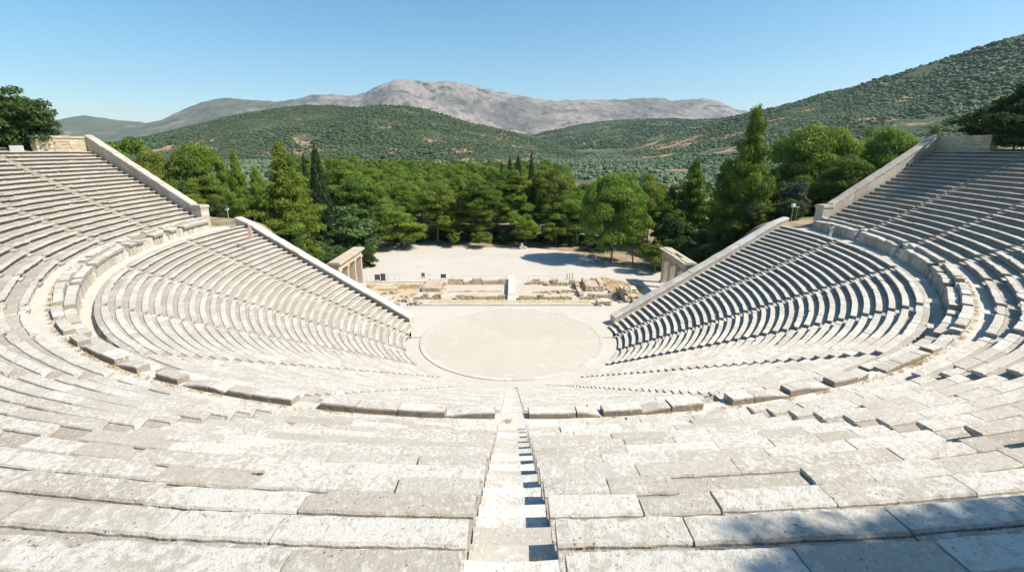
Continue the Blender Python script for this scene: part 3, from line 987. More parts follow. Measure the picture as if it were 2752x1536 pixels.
def rail(pts, label, h=1.0, z0=0.0):
    root = empty('barrier_rail', (0, 0, z0)); tag(root, label, 'railing')
    for i, (x, y) in enumerate(pts):
        b = MB(); b.tube([(x, y, 0), (x, y, h)], [.022, .022], 6); b.obj('post', M['metal'], root)
    b = MB(); b.tube([(x, y, h - .02) for x, y in pts], [.016] * len(pts), 6); b.obj('rope', M['metal'], root)


rail([(-19.9, 24.1), (-18.9, 24.5), (-18.1, 24.1)], 'thin metal barrier rail on the open floor behind the straw patch', 1.05)
rail([(-23.0, 23.1), (-21.9, 24.4), (-20.2, 24.6)], 'thin metal barrier rail beside the pair of information boards', .9)
rail([(-9.4, 22.7), (-5.0, 22.8), (-.9, 22.9)], 'thin rope barrier behind the long back wall of the stage ruin', 1.2)
rail([(2.6, 22.9), (6.0, 23.1), (8.6, 23.4)], 'thin rope barrier behind the back wall right of the footbridge', 1.1)
for i, x in enumerate((8.95, 9.35, 9.8)):
    b = MB(); b.tube([(x, 24.8 + i * .05, 0), (x, 24.8 + i * .05, .95)], [.05, .045], 8); b.tube([(x, 24.8 + i * .05, .95), (x, 24.8 + i * .05, 1.02)], [.065, .04], 8)
    tag(b.obj('barrier_post', M['dark_metal']), 'short dark post in the row of three behind the tallest ruin chunk', 'post', 'dark posts behind the ruin')
b = MB(); r5 = np.random.default_rng(3); block(b, (2.0, 49.0, .42), (.75, .6, .84), .2, r5, .05); block(b, (2.05, 49.0, 1.05), (.42, .4, .5), .5, r5, .05); block(b, (2.75, 49.2, .25), (.6, .5, .5), .5, r5, .05)
tag(b.obj('stone_pedestal', M['seat']), 'small grey stone pedestal at the far edge of the open floor', 'pedestal')

# lamps and floodlight by the ends of the curved walkway
lx, ly, _ = at(615, 590, 63.0); lz = float(terrain(lx, ly))
root = empty('garden_lamp', (lx, ly, lz)); tag(root, 'short garden lamp with a round globe behind the left end of the walkway', 'lamp')
top = at(615, 562, 63.0)[2] - lz
b = MB(); b.tube([(0, 0, 0), (0, 0, .12), (0, 0, top - .2)], [.09, .05, .045], 8); b.obj('pole', M['metal'], root)
b = MB(); N = 7; b.tube([(0, 0, top - .22 + .44 * math.sin(math.pi * (i / N)) * 0 + .46 * i / N) for i in range(N + 1)], [max(.03, .25 * math.sin(math.pi * (i + .3) / (N + .6))) for i in range(N + 1)], 14)
b.obj('globe', M['globe'], root, True)
b = MB(); b.tube([(0, 0, top + .10), (0, 0, top + .2), (0, 0, top + .28)], [.29, .22, .05], 14); b.obj('lamp_cap', M['dark_metal'], root)
lx, ly, _ = at(2127, 585, 66.0); lz = float(terrain(lx, ly))
root = empty('floodlight', (lx, ly, lz)); tag(root, 'pale box floodlight on a post behind the right end of the walkway', 'floodlight')
top = at(2127, 556, 66.0)[2] - lz
b = MB(); b.tube([(0, 0, 0), (0, 0, top)], [.05, .045], 8); b.obj('pole', M['metal'], root)
b = MB(); b.box((0, 0, top + .22), (.42, .34, .46), .3, 0); b.box((0, -.19, top + .22), (.36, .03, .38), .3, 0); b.obj('lamp_head', M['white_board'], root)
b = MB(); b.tube([(.75, .2, 0), (.75, .2, top - .1)], [.03, .03], 6); b.box((.75, .2, top - .02), (.6, .12, .16), .3, 0); b.obj('side_bracket', M['metal'], root)
rx, ry, _ = at(655, 590, 66.0); rz0 = float(terrain(rx, ry))
rail([(rx - 1.2, ry), (rx, ry + .2), (rx + 1.4, ry + .3)], 'thin metal rail beside the round globe lamp on the left', .85, rz0)
px_, py_, _ = at(669, 606, 54.0)
zb = PATH_Z - .1
b = MB(); b.box((px_, py_, zb + .62), (.32, .30, 1.25), .2, .02); b.box((px_, py_, zb + 1.42), (.22, .22, .34), .3, .03)
tag(b.obj('marker_post', M['pink']), 'short pinkish stone marker post at the top of the left lower wall', 'post')


# ------------------------------------------------------------------ the visitor on the walkway
def person(x, y, z, face, hgt, label):
    root = empty('person', (x, y, z), face); root.scale = (hgt / 1.75,) * 3
    tag(root, label, 'person')

    def skin(name, verts, edges, radii, mat, rootv=0, lv=1):
        me = bpy.data.meshes.new(name); me.from_pydata(verts, edges, [])
        o = bpy.data.objects.new(name, me); link(o, root)
        md = o.modifiers.new('skin', 'SKIN'); md.use_smooth_shade = True
        for i, r_ in enumerate(radii): me.skin_vertices[0].data[i].radius = (r_, r_) if not isinstance(r_, tuple) else r_
        me.skin_vertices[0].data[rootv].use_root = True
        s = o.modifiers.new('sub', 'SUBSURF'); s.levels = lv; s.render_levels = lv
        me.materials.append(mat); return o
    V = [(0, 0, .95), (0, 0, 1.15), (0, .01, 1.38), (0, .0, 1.50), (0, -.01, 1.60), (0, -.015, 1.70),
         (.17, .01, 1.40), (.22, .03, 1.15), (.17, -.12, .98), (-.17, .01, 1.40), (-.22, .03, 1.15), (-.17, -.12, .98),
         (.09, 0, .88), (.10, -.04, .48), (.10, .02, .08), (.10, -.12, .04), (-.09, 0, .88), (-.11, .05, .48), (-.11, .06, .08), (-.11, -.08, .04)]
    E = [(0, 1), (1, 2), (2, 3), (3, 4), (4, 5), (2, 6), (6, 7), (7, 8), (2, 9), (9, 10), (10, 11), (0, 12), (12, 13), (13, 14), (14, 15), (0, 16), (16, 17), (17, 18), (18, 19)]
    Rd = [.12, .115, .12, .05, .085, .07, .055, .042, .033, .055, .042, .033, .085, .06, .042, .035, .085, .06, .042, .035]
    body = skin('body', V, E, Rd, M['skin'])
    fv = []; fe = []; fr = []
    for s in (-1, 1):
        for i, (dx, dz, ln) in enumerate(((-.03, 0, .07), (-.01, 0, .085), (.01, 0, .09), (.03, 0, .08), (.045, .04, .055))):
            a = len(fv); p = (s * .17 + dx, -.135, .955 + dz)
            fv += [p, (p[0], p[1] - .02, p[2] - ln * .55), (p[0], p[1] - .005, p[2] - ln)]; fe += [(a, a + 1), (a + 1, a + 2)]; fr += [.009, .0085, .007]
    skin('shirt', [(0, 0, .90), (0, 0, 1.15), (0, .01, 1.36), (0, .0, 1.46), (.18, .01, 1.40), (.23, .03, 1.17), (-.18, .01, 1.40), (-.23, .03, 1.17)],
         [(0, 1), (1, 2), (2, 3), (2, 4), (4, 5), (2, 6), (6, 7)], [.165, .15, .15, .065, .085, .075, .085, .075], M['shirt'])
    skin('trousers', [(0, 0, .94), (.09, 0, .86), (.10, -.04, .48), (.10, .02, .12), (-.09, 0, .86), (-.11, .05, .48), (-.11, .06, .12)],
         [(0, 1), (1, 2), (2, 3), (0, 4), (4, 5), (5, 6)], [.15, .105, .085, .07, .105, .085, .07], M['trousers'])
    b = MB(); N = 6
    b.tube([(0, .02, 1.58 + .19 * i / N) for i in range(N + 1)], [.105, .115, .118, .112, .10, .075, .02], 12); b.obj('hair', M['hair'], root, True)


qx, qy, qz = at(2230, 637, 53.5)
person(qx, qy, PATH_Z + .02, R(-60), 1.62, 'person in a pale blue top and light trousers standing on the right walkway')

# ------------------------------------------------------------------ trees
def pads_mesh(name, pads, per, size, width, seed, up=.3, mat=None, droop=0.0, rand=.45, core=.25):
    """leaf clumps: each pad (centre, radii, tint) becomes many small needle or leaf faces lying over its surface"""
    rg = np.random.default_rng(seed); VV = []; CC = []
    for (c, rad, tint) in pads:
        m = int(per * (rad[0] * rad[1] + rad[0] * rad[2]) / .045)
        u = rg.normal(0, 1, (m, 3)); u /= np.linalg.norm(u, axis=1)[:, None]
        u[:, 2] = np.where(u[:, 2] < -.35, -u[:, 2] * .6, u[:, 2]); u /= np.linalg.norm(u, axis=1)[:, None]
        sh = 1 - core * rg.random(m) ** 2 + .18 * rg.random(m) ** 4
        p = np.array(c) + u * np.array(rad) * sh[:, None]
        n = u / np.array(rad); n /= np.linalg.norm(n, axis=1)[:, None]
        t = np.cross(n, rg.normal(0, 1, (m, 3))); t /= np.linalg.norm(t, axis=1)[:, None] + 1e-9
        d = t * .85 + n * .30 + np.array([0, 0, up * .5]) + rg.normal(0, rand * .35, (m, 3)); d /= np.linalg.norm(d, axis=1)[:, None]
        w = np.cross(n + rg.normal(0, rand * .45, (m, 3)), d); w /= np.linalg.norm(w, axis=1)[:, None] + 1e-9
        ln = size * rg.uniform(.6, 1.4, m)[:, None]; wd = width * rg.uniform(.7, 1.3, m)[:, None]
        a = p - w * wd * .5; b = p + w * wd * .5; e = p + d * ln + w * wd * .22; f = p + d * ln - w * wd * .22
        VV.append(np.stack([a, b, e, f], 1).reshape(-1, 3))
        tt = np.clip(tint + rg.normal(0, .13, m), 0, 1)
        CC.append(np.repeat(np.stack([tt, tt, tt], -1), 4, 0))
    V = np.concatenate(VV); C = np.concatenate(CC)
    lo = np.percentile(V, .3, 0); hi = np.percentile(V, 99.7, 0)
    V = (V - np.array([(lo[0] + hi[0]) / 2, (lo[1] + hi[1]) / 2, lo[2]])) / np.array([max(hi[0] - lo[0], hi[1] - lo[1])] * 2 + [hi[2] - lo[2]])
    q = np.arange(len(V)).reshape(-1, 4)
    me = np_mesh(name, V, [q], False, C)
    if mat: me.materials.append(mat)
    return me


def crown_pine(seed, tall=.5, per=620):
    """irregular Aleppo pine crown: several lobes carrying flat cushions of needles; unit width, unit height"""
    rg = np.random.default_rng(seed); pads = []
    lobes = [((rg.uniform(-.08, .08), rg.uniform(-.08, .08), .70), .30)]
    for i in range(5):
        a = 2 * math.pi * (i + rg.uniform(0, .6)) / 5; q = rg.uniform(.18, .27)
        lobes.append(((q * math.cos(a), q * math.sin(a), rg.uniform(.34, .66)), rg.uniform(.19, .25)))
    for i in range(3):
        a = rg.uniform(0, 6.28); lobes.append(((.22 * math.cos(a), .22 * math.sin(a), rg.uniform(.16, .3)), rg.uniform(.13, .18)))
    for (c, r) in lobes:
        n = int(11 * (r / .25) ** 1.5)
        t0 = rg.uniform(.3, .7)
        for i in range(n):
            u = rg.normal(0, 1, 3); u /= np.linalg.norm(u)
            if u[2] < -.45: u[2] *= -1
            s = r * rg.uniform(.72, 1.08)
            pc = np.array(c) + u * np.array([s, s, s * .95])
            pr = rg.uniform(.07, .125)
            pads.append((pc, (pr * 1.1, pr * 1.1, pr * .66), np.clip(t0 + .25 * u[2] * 0 + rg.normal(0, .15), 0, 1)))
    return pads_mesh('crown', pads, per, .034, .0115, seed + 5, .35, M['pine'], core=.4)


def crown_cone(seed, per=620, slim=1.0):
    """tall conifer crown of upswept sprays in rough tiers"""
    rg = np.random.default_rng(seed); pads = []
    n = 62
    for i in range(n):
        h = (i + rg.random() * .8) / n; a0 = i * 2.399 + rg.uniform(-.35, .35)
        L = .5 * slim * (1 - h) ** .85 * (.55 + .45 * min(1, h / .12)) * rg.uniform(.62, 1.12)
        t0 = np.clip(.5 + rg.normal(0, .2), 0, 1); dip = rg.uniform(-.03, .05)
        for q in (.38, .70, .98):
            pr = (.042 + .075 * (1 - h)) * (1.15 - .35 * q) * rg.uniform(.8, 1.15)
            pads.append(((L * q * math.cos(a0), L * q * math.sin(a0), h * .93 + .02 + dip * q + .05 * q * q), (pr * 1.2, pr * 1.2, pr * .50), t0))
    for i in range(14):
        h = i / 14; pads.append(((0, 0, h), (.09 * (1.08 - h), .09 * (1.08 - h), .06), .3))
    return pads_mesh('crown', pads, per, .034, .011, seed + 5, .25, M['pine'], core=.4)


def crown_dome(seed, per=620):
    """broad full pine crown: a dome packed with rounded needle cushions"""
    rg = np.random.default_rng(seed); pads = []
    bumps = [(rg.normal(0, 1, 3), rg.uniform(-.12, .10)) for _ in range(14)]
    bumps = [(b / np.linalg.norm(b), s) for b, s in bumps]
    for i in range(150):
        u = rg.normal(0, 1, 3); u /= np.linalg.norm(u)
        if u[2] < -.55: u[2] *= -1
        f = 1 + sum(s * max(0, float(u @ b) - .55) / .45 for b, s in bumps) + rg.uniform(-.12, .05)
        pr = rg.uniform(.06, .105)
        pads.append((np.array([.42 * u[0], .42 * u[1], .5 + .44 * u[2]]) * 1 * np.array([f, f, 1]) + np.array([0, 0, .44 * u[2] * (f - 1)]), (pr * 1.15, pr * 1.15, pr * .75), np.clip(.5 + rg.normal(0, .2), 0, 1)))
    for i in range(26):
        u = rg.normal(0, .16, 3); pads.append(((u[0], u[1], .5 + u[2]), (.1, .1, .07), .3))
    return pads_mesh('crown', pads, per, .030, .0105, seed + 5, .3, M['pine'], core=.4)


def crown_cypress(seed, mat):
    rg = np.random.default_rng(seed); pads = []
    for i in range(90):
        h = (i + rg.random()) / 90
        prof = (min(1, h / .12)) * (1 - h) ** .62
        rr = .40 * prof * rg.uniform(.75, 1.05); a = i * 2.399
        pads.append(((rr * math.cos(a), rr * math.sin(a), h * .97), (.11 * (1.15 - h), .11 * (1.15 - h), .05), np.clip(.5 + rg.normal(0, .22), 0, 1)))
    return pads_mesh('crown', pads, 420, .035, .022, seed + 5, 1.4, mat, core=.4)


def crown_round(seed, mat, n=60, per=330, size=.03, width=.022):
    rg = np.random.default_rng(seed); pads = []
    subs = [(np.array([rg.uniform(-.22, .22), rg.uniform(-.22, .22), rg.uniform(.25, .68)]), rg.uniform(.18, .28)) for _ in range(8)]
    for c, r in subs:
        t0 = rg.uniform(.3, .7)
        for i in range(n // 5):
            u = rg.normal(0, 1, 3); u /= np.linalg.norm(u)
            pr = rg.uniform(.06, .11)
            pads.append((c + u * r * rg.uniform(.8, 1.05), (pr, pr, pr * .8), np.clip(t0 + rg.normal(0, .16), 0, 1)))
    return pads_mesh('crown', pads, per, size, width, seed + 5, .25, mat, core=.5)


def trunk_mesh(seed, lean=.0, limbs=5, thick=.03):
    """unit height up to the crown middle, tapered and bent, with limbs"""
    rg = np.random.default_rng(seed); mb = MB(); P = []; Rr = []
    bx, by = rg.uniform(-.04, .04), rg.uniform(-.04, .04)
    for i in range(8):
        t = i / 7
        P.append((lean * (t - 1) * .0 + bx * math.sin(t * 3.1) + lean * t ** 1.3, by * math.sin(t * 2.4), t))
        Rr.append(thick * (1.25 - .75 * t) * (1.3 if i == 0 else 1))
    mb.tube(P, Rr, 8)
    for k in range(limbs):
        t = .45 + .5 * k / limbs; i = int(t * 7); a = k * 2.4 + rg.uniform(0, 1); p = P[i]
        q = .14 + rg.uniform(0, .1)
        mb.tube([p, (p[0] + q * .5 * math.cos(a), p[1] + q * .5 * math.sin(a), p[2] + .08), (p[0] + q * math.cos(a), p[1] + q * math.sin(a), p[2] + .22)], [Rr[i] * .5, Rr[i] * .38, Rr[i] * .15], 6)
    me = mb.mesh('trunk', True); me.materials.append(M['bark']); return me


CR = {'dome': [crown_dome(250 + i) for i in range(3)], 'pine': [crown_pine(200 + i) for i in range(8)], 'cone': [crown_cone(300 + i) for i in range(4)],
      'cypress': [crown_cypress(400 + i, M['cypress']) for i in range(2)], 'round': [crown_round(500 + i, M['oak']) for i in range(3)],
      'dark': [crown_round(520 + i, M['pine_dark'], 70, 420, .028, .02) for i in range(2)], 'silver': [crown_round(540, M['silver'], 40, 240, .045, .03)],
      'low': [crown_round(560 + i, M['pine'], 50, 420, .035, .016) for i in range(2)]}
TR = [trunk_mesh(600 + i) for i in range(5)]
TRL = [trunk_mesh(620 + i, .25) for i in range(2)]
TREE_N = [0]


def tree(kind, x, y, ztop, w, label, group=None, crown=.62, name='pine_tree', cat='pine tree', lean=0, zb=None, var=None, trunk=True, thick=1.0):
    z0 = float(terrain(x, y)) if zb is None else zb
    h = max(ztop - z0, 1.2); TREE_N[0] += 1; i = TREE_N[0]
    rz = (i * 2.4) % 6.28
    root = empty(name, (x, y, z0 - .05), 0); tag(root, label, cat, group)
    ch = h * crown
    c = bpy.data.objects.new('crown', CR[kind][(i if var is None else var) % len(CR[kind])]); link(c, root)
    c.location = (lean * 1.0, 0, h - ch); c.rotation_euler = (0, 0, rz); c.scale = (w, w, ch)
    if trunk:
        t = bpy.data.objects.new('trunk', (TRL if lean else TR)[i % (2 if lean else 5)]); link(t, root)
        th = (h - ch) + ch * .55
        sx = max(w * .55, 3.0) if not lean else abs(lean) / .25
        t.scale = (math.copysign(th * .5 if not lean else sx, lean or 1), th * .5, th); t.rotation_euler = (0, 0, rz if not lean else 0)
    return root


def T(kind, dx, dtop, dw, dist, label, **kw):
    """dx, dtop, dw: crown centre, top and width measured on the photograph (2576 px wide copy)"""
    k = 2752 / 2576
    x, y, z = at(dx * k, dtop * k, dist)
    dep = dist * math.cos(TH) + (CAM_H - z) * math.sin(TH)
    return tree(kind, x, y, z, dw * k * dep / F_PX, label, **kw)


# left of the theatre
T('pine', 320, 347, 150, 92, 'olive green pine rising just behind the top of the left upper wall', crown=.75)
T('pine', 385, 385, 110, 88, 'shorter olive green pine beside the left upper wall coping', crown=.75)
T('dome', 487, 364, 150, 95, 'broad bright pine standing left of the pale slender pines', crown=.75)
T('cone', 585, 385, 95, 86, 'pale slender pine with yellowish needles left of the tallest left pine', crown=.9)
T('cone', 640, 425, 90, 82, 'pale green pine leaning on the tallest left pine', crown=.9)
T('cone', 697, 362, 175, 74, 'tallest pine on the left, broad layered crown above the lower left wall', crown=.93)
T('round', 480, 455, 120, 80, 'dark rounded bush above the square pillar on the left', crown=.95, name='round_bush', cat='bush')
T('low', 600, 470, 70, 72, 'light green shrubby pine behind the left globe lamp', crown=.9, name='shrub', cat='shrub')
T('round', 545, 490, 60, 76, 'small dark bush between the square pillar and the globe lamp', crown=.95, name='round_bush', cat='bush')
T('cypress', 790, 374, 72, 88, 'dark pointed cypress right of the tallest left pine', crown=.97, name='cypress_tree', cat='cypress')
T('cypress', 762, 394, 30, 110, 'thin dark cypress spire just left of the pointed cypress', crown=.97, name='cypress_tree', cat='cypress', var=1)
T('round', 868, 517, 195, 93, 'wide bluish green oak behind the left gateway', crown=.93, name='oak_tree', cat='oak tree')
T('round', 800, 590, 90, 86, 'low dark bush behind the lower end of the left wall', crown=.95, name='round_bush', cat='bush')
T('low', 700, 590, 120, 70, 'bright low pine shrub peeping over the lower left wall', crown=.9, name='shrub', cat='shrub')
T('pine', 845, 402, 130, 118, 'pine in the second rank right of the pointed cypress', crown=.7)
T('dome', 905, 445, 140, 108, 'full pine above the wide bluish oak', crown=.75)
# front edge of the wood
T('pine', 1010, 520, 115, 98, 'low front pine with drooping cushions left of the leaning trunk', crown=.8, group=None)
tree('pine', *at(1085, 640, 100.5)[:2], 9.2, 6.5, 'front pine on a bare white trunk leaning left at the wood edge', crown=.5, lean=-3.0)
T('pine', 1095, 462, 105, 104, 'tall front pine behind the bare leaning trunk', crown=.55)
T('low', 1140, 577, 42, 100, 'young pine sapling with two cushions at the wood edge', crown=.65, name='young_pine', cat='pine tree')
T('low', 1213, 583, 58, 99, 'bright round little pine standing alone in front of the wood', crown=.72, name='young_pine', cat='pine tree')
T('dome', 1205, 453, 125, 105, 'domed front pine above the bright round little pine', crown=.55)
T('pine', 1285, 428, 100, 108, 'high front pine on a thin straight pale trunk', crown=.42)
T('low', 1322, 538, 85, 101, 'low bushy pine just left of the stone pedestal', crown=.75, name='young_pine', cat='pine tree')
T('dome', 1378, 428, 115, 110, 'front pine in the middle of the wood beside the cypress pair', crown=.6)
T('pine', 1400, 535, 85, 101, 'small front pine right of the stone pedestal', crown=.75)
T('pine', 1445, 480, 110, 103, 'front pine with a shaded underside left of the big right pine', crown=.72)
T('dome', 1552, 436, 165, 86, 'biggest pine of the right side, leaning over the open floor', crown=.82)
T('pine', 1600, 560, 80, 83, 'lower limb pine on a slanting trunk right of the dark tree shade', crown=.55, lean=-1.0)
T('pine', 1640, 438, 120, 98, 'pine just behind the biggest right pine', crown=.75)
T('cone', 1752, 408, 150, 97, 'conical pale pine between the biggest right pine and the tall spire pine', crown=.88)
T('cone', 1690, 470, 90, 100, 'slim conical pine right of the biggest right pine', crown=.88)
T('cone', 1832, 400, 105, 98, 'conical pine leaning against the tall spire pine', crown=.88)
T('cone', 1905, 277, 175, 79, 'tall spire shaped pine, highest tree on the right', crown=.93, var=0)
T('low', 1850, 500, 120, 78, 'shaded pine foliage below the tall spire pine', crown=.9)
T('dome', 2060, 320, 225, 92, 'massive rounded pine on the right above the upper wall', crown=.82)
T('dome', 2242, 325, 170, 98, 'flat topped pine partly hidden by the right upper wall', crown=.8)
T('pine', 2362, 318, 70, 112, 'small bright pine top behind the upper end of the right wall', crown=.8)
T('silver', 2003, 452, 85, 75, 'small grey green fig like tree beside the right floodlight', crown=.75, name='small_tree', cat='tree')
T('dark', 1785, 570, 125, 82, 'dark spreading bush behind the right gateway', crown=.95, name='round_bush', cat='bush')
T('low', 1655, 610, 85, 78, 'wispy shrub with crooked stems left of the right gateway', crown=.7, name='shrub', cat='shrub', lean=-.8)
T('round', 1880, 560, 70, 80, 'low dark bush hugging the lower right wall', crown=.95, name='round_bush', cat='bush')
T('dark', 1690, 545, 110, 92, 'deep green bush in the shade between the right pines', crown=.95, name='round_bush', cat='bush')
T('low', 2100, 500, 60, 74, 'bright low shrub at the foot of the massive rounded pine', crown=.95, name='shrub', cat='shrub')
T('round', 2190, 470, 110, 84, 'dark bush under the flat topped pine behind the right wall', crown=.95, name='round_bush', cat='bush')
T('dark', 1500, 600, 70, 96, 'dark undergrowth bush below the front pines right of centre', crown=.95, name='round_bush', cat='bush')
T('round', 1262, 575, 80, 108, 'bright leafy bush behind the thin straight trunk', crown=.95, name='round_bush', cat='bush')
# big dark trees at the two upper corners
T('dark', -25, 218, 215, 59, 'big dark leafy tree at the upper left corner above the last bench', crown=.95, name='leafy_tree', cat='tree')
T('dark', 40, 285, 150, 61, 'dark leafy tree at the left edge behind the white notice board', crown=1.0, name='leafy_tree', cat='tree')
T('dark', 2600, 198, 270, 60, 'big dark leafy tree at the upper right corner shading the upper benches', crown=.88, name='leafy_tree', cat='tree')
T('dark', 2510, 272, 130, 67, 'dark lower tree at the upper right corner hugging the return wall', crown=.96, name='leafy_tree', cat='tree')
T('dark', 2660, 250, 260, 55, 'dark leafy tree at the right edge behind the shaded benches', crown=.93, name='leafy_tree', cat='tree')
T('dark', 135, 338, 60, 75, 'dark bush showing over the left return wall', crown=.95, name='round_bush', cat='bush')
tree('dome', 12.7, -50.0, 29.0, 5.8, 'pine at the top of the theatre whose shade falls on the right foreground slabs', crown=.6, zb=19.0)
tree('dome', 15.2, -50.4, 30.0, 7.5, 'second pine at the top of the theatre shading the right foreground corner', crown=.6, zb=19.0)
for i in range(34):
    x = -34 + i * 1.62 + RND.uniform(-.6, .6); y = 58 + RND.uniform(-2.5, 3) - max(0, x - 5) * .55
    tree(RND.choice(['round', 'dark', 'low']), x, y, float(terrain(x, y)) + RND.uniform(1.6, 3.6), RND.uniform(2.6, 4.4), 'shaded undergrowth bush between the front trunks of the wood', 'undergrowth bushes along the front of the wood', crown=.97, name='undergrowth_bush', cat='bush', trunk=False)
for sd in (-1, 1):
    for i in range(26):
        x = sd * RND.uniform(26.5, 46); y = RND.uniform(16, 38) if abs(x) > 30 else RND.uniform(26, 40)
        if abs(x) < 41 and abs(x) > 34 and y < 20: continue
        tree(RND.choice(['round', 'dark', 'low', 'round']), x, y, float(terrain(x, y)) + RND.uniform(2.0, 4.2), RND.uniform(3.2, 5.5), 'leafy bush on the bank behind the %s lower wall and gateway' % SIDE[sd], 'bushes on the bank behind the %s lower wall' % SIDE[sd], crown=.97, name='bank_bush', cat='bush', trunk=False)
    for i in range(12):
        x = sd * RND.uniform(44, 74); y = RND.uniform(26, 56)
        tree('pine', x, y, float(terrain(x, y)) + RND.uniform(7, 11), RND.uniform(7, 9.5), 'green pine on the low ground behind the %s upper wall' % SIDE[sd], 'pines behind the %s upper wall' % SIDE[sd], crown=.8)
# cypresses inside the wood
for i, (dx, dt, dw, d) in enumerate(((1282, 398, 26, 150), (1305, 396, 34, 145), (1337, 384, 27, 140), (1262, 412, 24, 155))):
    T('cypress', dx, dt, dw, d, ['dark cypress left of the tallest one in the wood', 'broad dark cypress second from the right in the wood', 'tallest straight cypress standing out of the wood', 'faint dark cypress at the left end of the cypress group'][i], crown=.96, name='cypress_tree', cat='cypress')
# the wood behind: many pines, none of which stands out
rw = np.random.default_rng(21); npine = 0
yy = 57.0
while yy < 260:
    stepx = 6.6 + (yy - 57) * .012
    xlim0 = -(yy + CAM_D) * .44; xlim1 = (yy + CAM_D) * (.12 if yy > 85 else .33)
    xx = xlim0
    while xx < xlim1:
        x = xx + rw.uniform(-2.2, 2.2); y = yy + rw.uniform(-2.5, 2.5)
        sdx = x / (y + CAM_D)
        h = rw.uniform(9.5, 13.5) + (1.0 if yy > 100 else 0)
        if yy < 66: h = rw.uniform(8.0, 11)
        if sdx > .085: h -= 1.5
        if rw.random() > .06 and not (yy < 80 and -44 < x < -20 and y < 60):
            tree(rw.choice(['pine', 'pine', 'dome', 'dome', 'pine', 'low']), x, y, float(terrain(x, y)) + h, rw.uniform(6.8, 9.6), 'green pine packed among its neighbours in the wood behind the open floor', 'pines packed in the wood behind the open floor', crown=rw.uniform(.55, .72))
            npine += 1
        xx += stepx
    yy += 6.8 + (yy - 57) * .022
print('pines', npine)

# ------------------------------------------------------------------ scattered scrub
ICO_V = None


def ico(sub=0):
    t = (1 + 5 ** .5) / 2
    v = [(-1, t, 0), (1, t, 0), (-1, -t, 0), (1, -t, 0), (0, -1, t), (0, 1, t), (0, -1, -t), (0, 1, -t), (t, 0, -1), (t, 0, 1), (-t, 0, -1), (-t, 0, 1)]
    f = [(0, 11, 5), (0, 5, 1), (0, 1, 7), (0, 7, 10), (0, 10, 11), (1, 5, 9), (5, 11, 4), (11, 10, 2), (10, 7, 6), (7, 1, 8), (3, 9, 4), (3, 4, 2), (3, 2, 6), (3, 6, 8), (3, 8, 9), (4, 9, 5), (2, 4, 11), (6, 2, 10), (8, 6, 7), (9, 8, 1)]
    v = [np.array(p) / math.sqrt(1 + t * t) for p in v]
    for _ in range(sub):
        nf = []; cache = {}

        def mid(a, b):
            k = (min(a, b), max(a, b))
            if k not in cache: p = v[a] + v[b]; v.append(p / np.linalg.norm(p)); cache[k] = len(v) - 1
            return cache[k]
        for a, b, c in f:
            ab, bc, ca = mid(a, b), mid(b, c), mid(c, a); nf += [(a, ab, ca), (b, bc, ab), (c, ca, bc), (ab, bc, ca)]
        f = nf
    return np.array(v), np.array(f)


def scatter(name, pts, sizes, mat, seed, sub=0, flat=.75, label=None):
    rg = np.random.default_rng(seed); v, f = ico(sub); n = len(pts)
    jit = 1 + rg.normal(0, .20, (n, len(v)))
    rot = rg.uniform(0, 6.28, n); c, s = np.cos(rot), np.sin(rot)
    vx = v[None, :, 0] * c[:, None] - v[None, :, 1] * s[:, None]; vy = v[None, :, 0] * s[:, None] + v[None, :, 1] * c[:, None]
    V = np.stack([vx * jit * sizes[:, None], vy * jit * sizes[:, None], v[None, :, 2] * jit * sizes[:, None] * flat], -1) + pts[:, None, :]
    V[:, :, 2] += sizes[:, None] * .35
    Fc = (f[None] + (np.arange(n) * len(v))[:, None, None]).reshape(-1, 3)
    t = np.repeat(rg.random(n), len(v)); me = np_mesh(name, V.reshape(-1, 3), [Fc], False, np.stack([t, t, t], -1)); me.materials.append(mat)
    o = link(bpy.data.objects.new(name, me)); tag(o, kind='stuff'); return o


rs_ = np.random.default_rng(33)
# olive groves on the plain
n = 30000
dist = 190 + (1750 - 190) * rs_.random(n) ** .62
sl = rs_.uniform(-.62, 1.0, n)
px3 = dist * sl; py3 = dist - CAM_D
keep = (fbm(px3 * .008, py3 * .008, 91, 4) > -.12) & ~((dist < 300) & (sl < .14) & (sl > -.5))
px3, py3, dist = px3[keep], py3[keep], dist[keep]
# straight planting rows
px3 = np.where(rs_.random(len(px3)) < .6, np.round(px3 / 7.5) * 7.5 + rs_.normal(0, .6, len(px3)), px3)
pz3 = terrain(px3, py3)
scatter('olive_grove_foliage', np.stack([px3, py3, pz3], -1), rs_.uniform(1.5, 3.0, len(px3)), M['olive'], 5, 1, .85)


# ------------------------------------------------------------------ hills
def hill_mat(name, ca, cb, rock, soil, scale, rock_amt, soil_amt):
    m, nt, b, out = new_mat(name); k = NT(nt); p = k.pos()
    col = k.mix(k.ramp(k.noise(p, scale, 6, .65), .40, .60), ca, cb)
    if rock: col = k.mix(k.ramp(k.noise(p, scale * .45, 8, .72), .62 - rock_amt * .25, .68 - rock_amt * .22), col, rock)
    if soil:
        sx = k.n('ShaderNodeSeparateXYZ'); nt.links.new(p, sx.inputs[0])
        low = k.ramp(sx.outputs[2], 20, 75, .055, 0)
        sn = k.math('ADD', k.noise(p, scale * 1.6, 5, .62), low)
        col = k.mix(k.ramp(sn, .70 - soil_amt * .2, .73 - soil_amt * .2), col, soil)
    f = k.noise(p, scale * 20, 4, .75)
    col = k.mix(k.ramp(f, .40, .60, 0, .6), col, k.mix(.6, col, (.03, .035, .02)))
    nt.links.new(col, b.inputs['Base Color']); return m


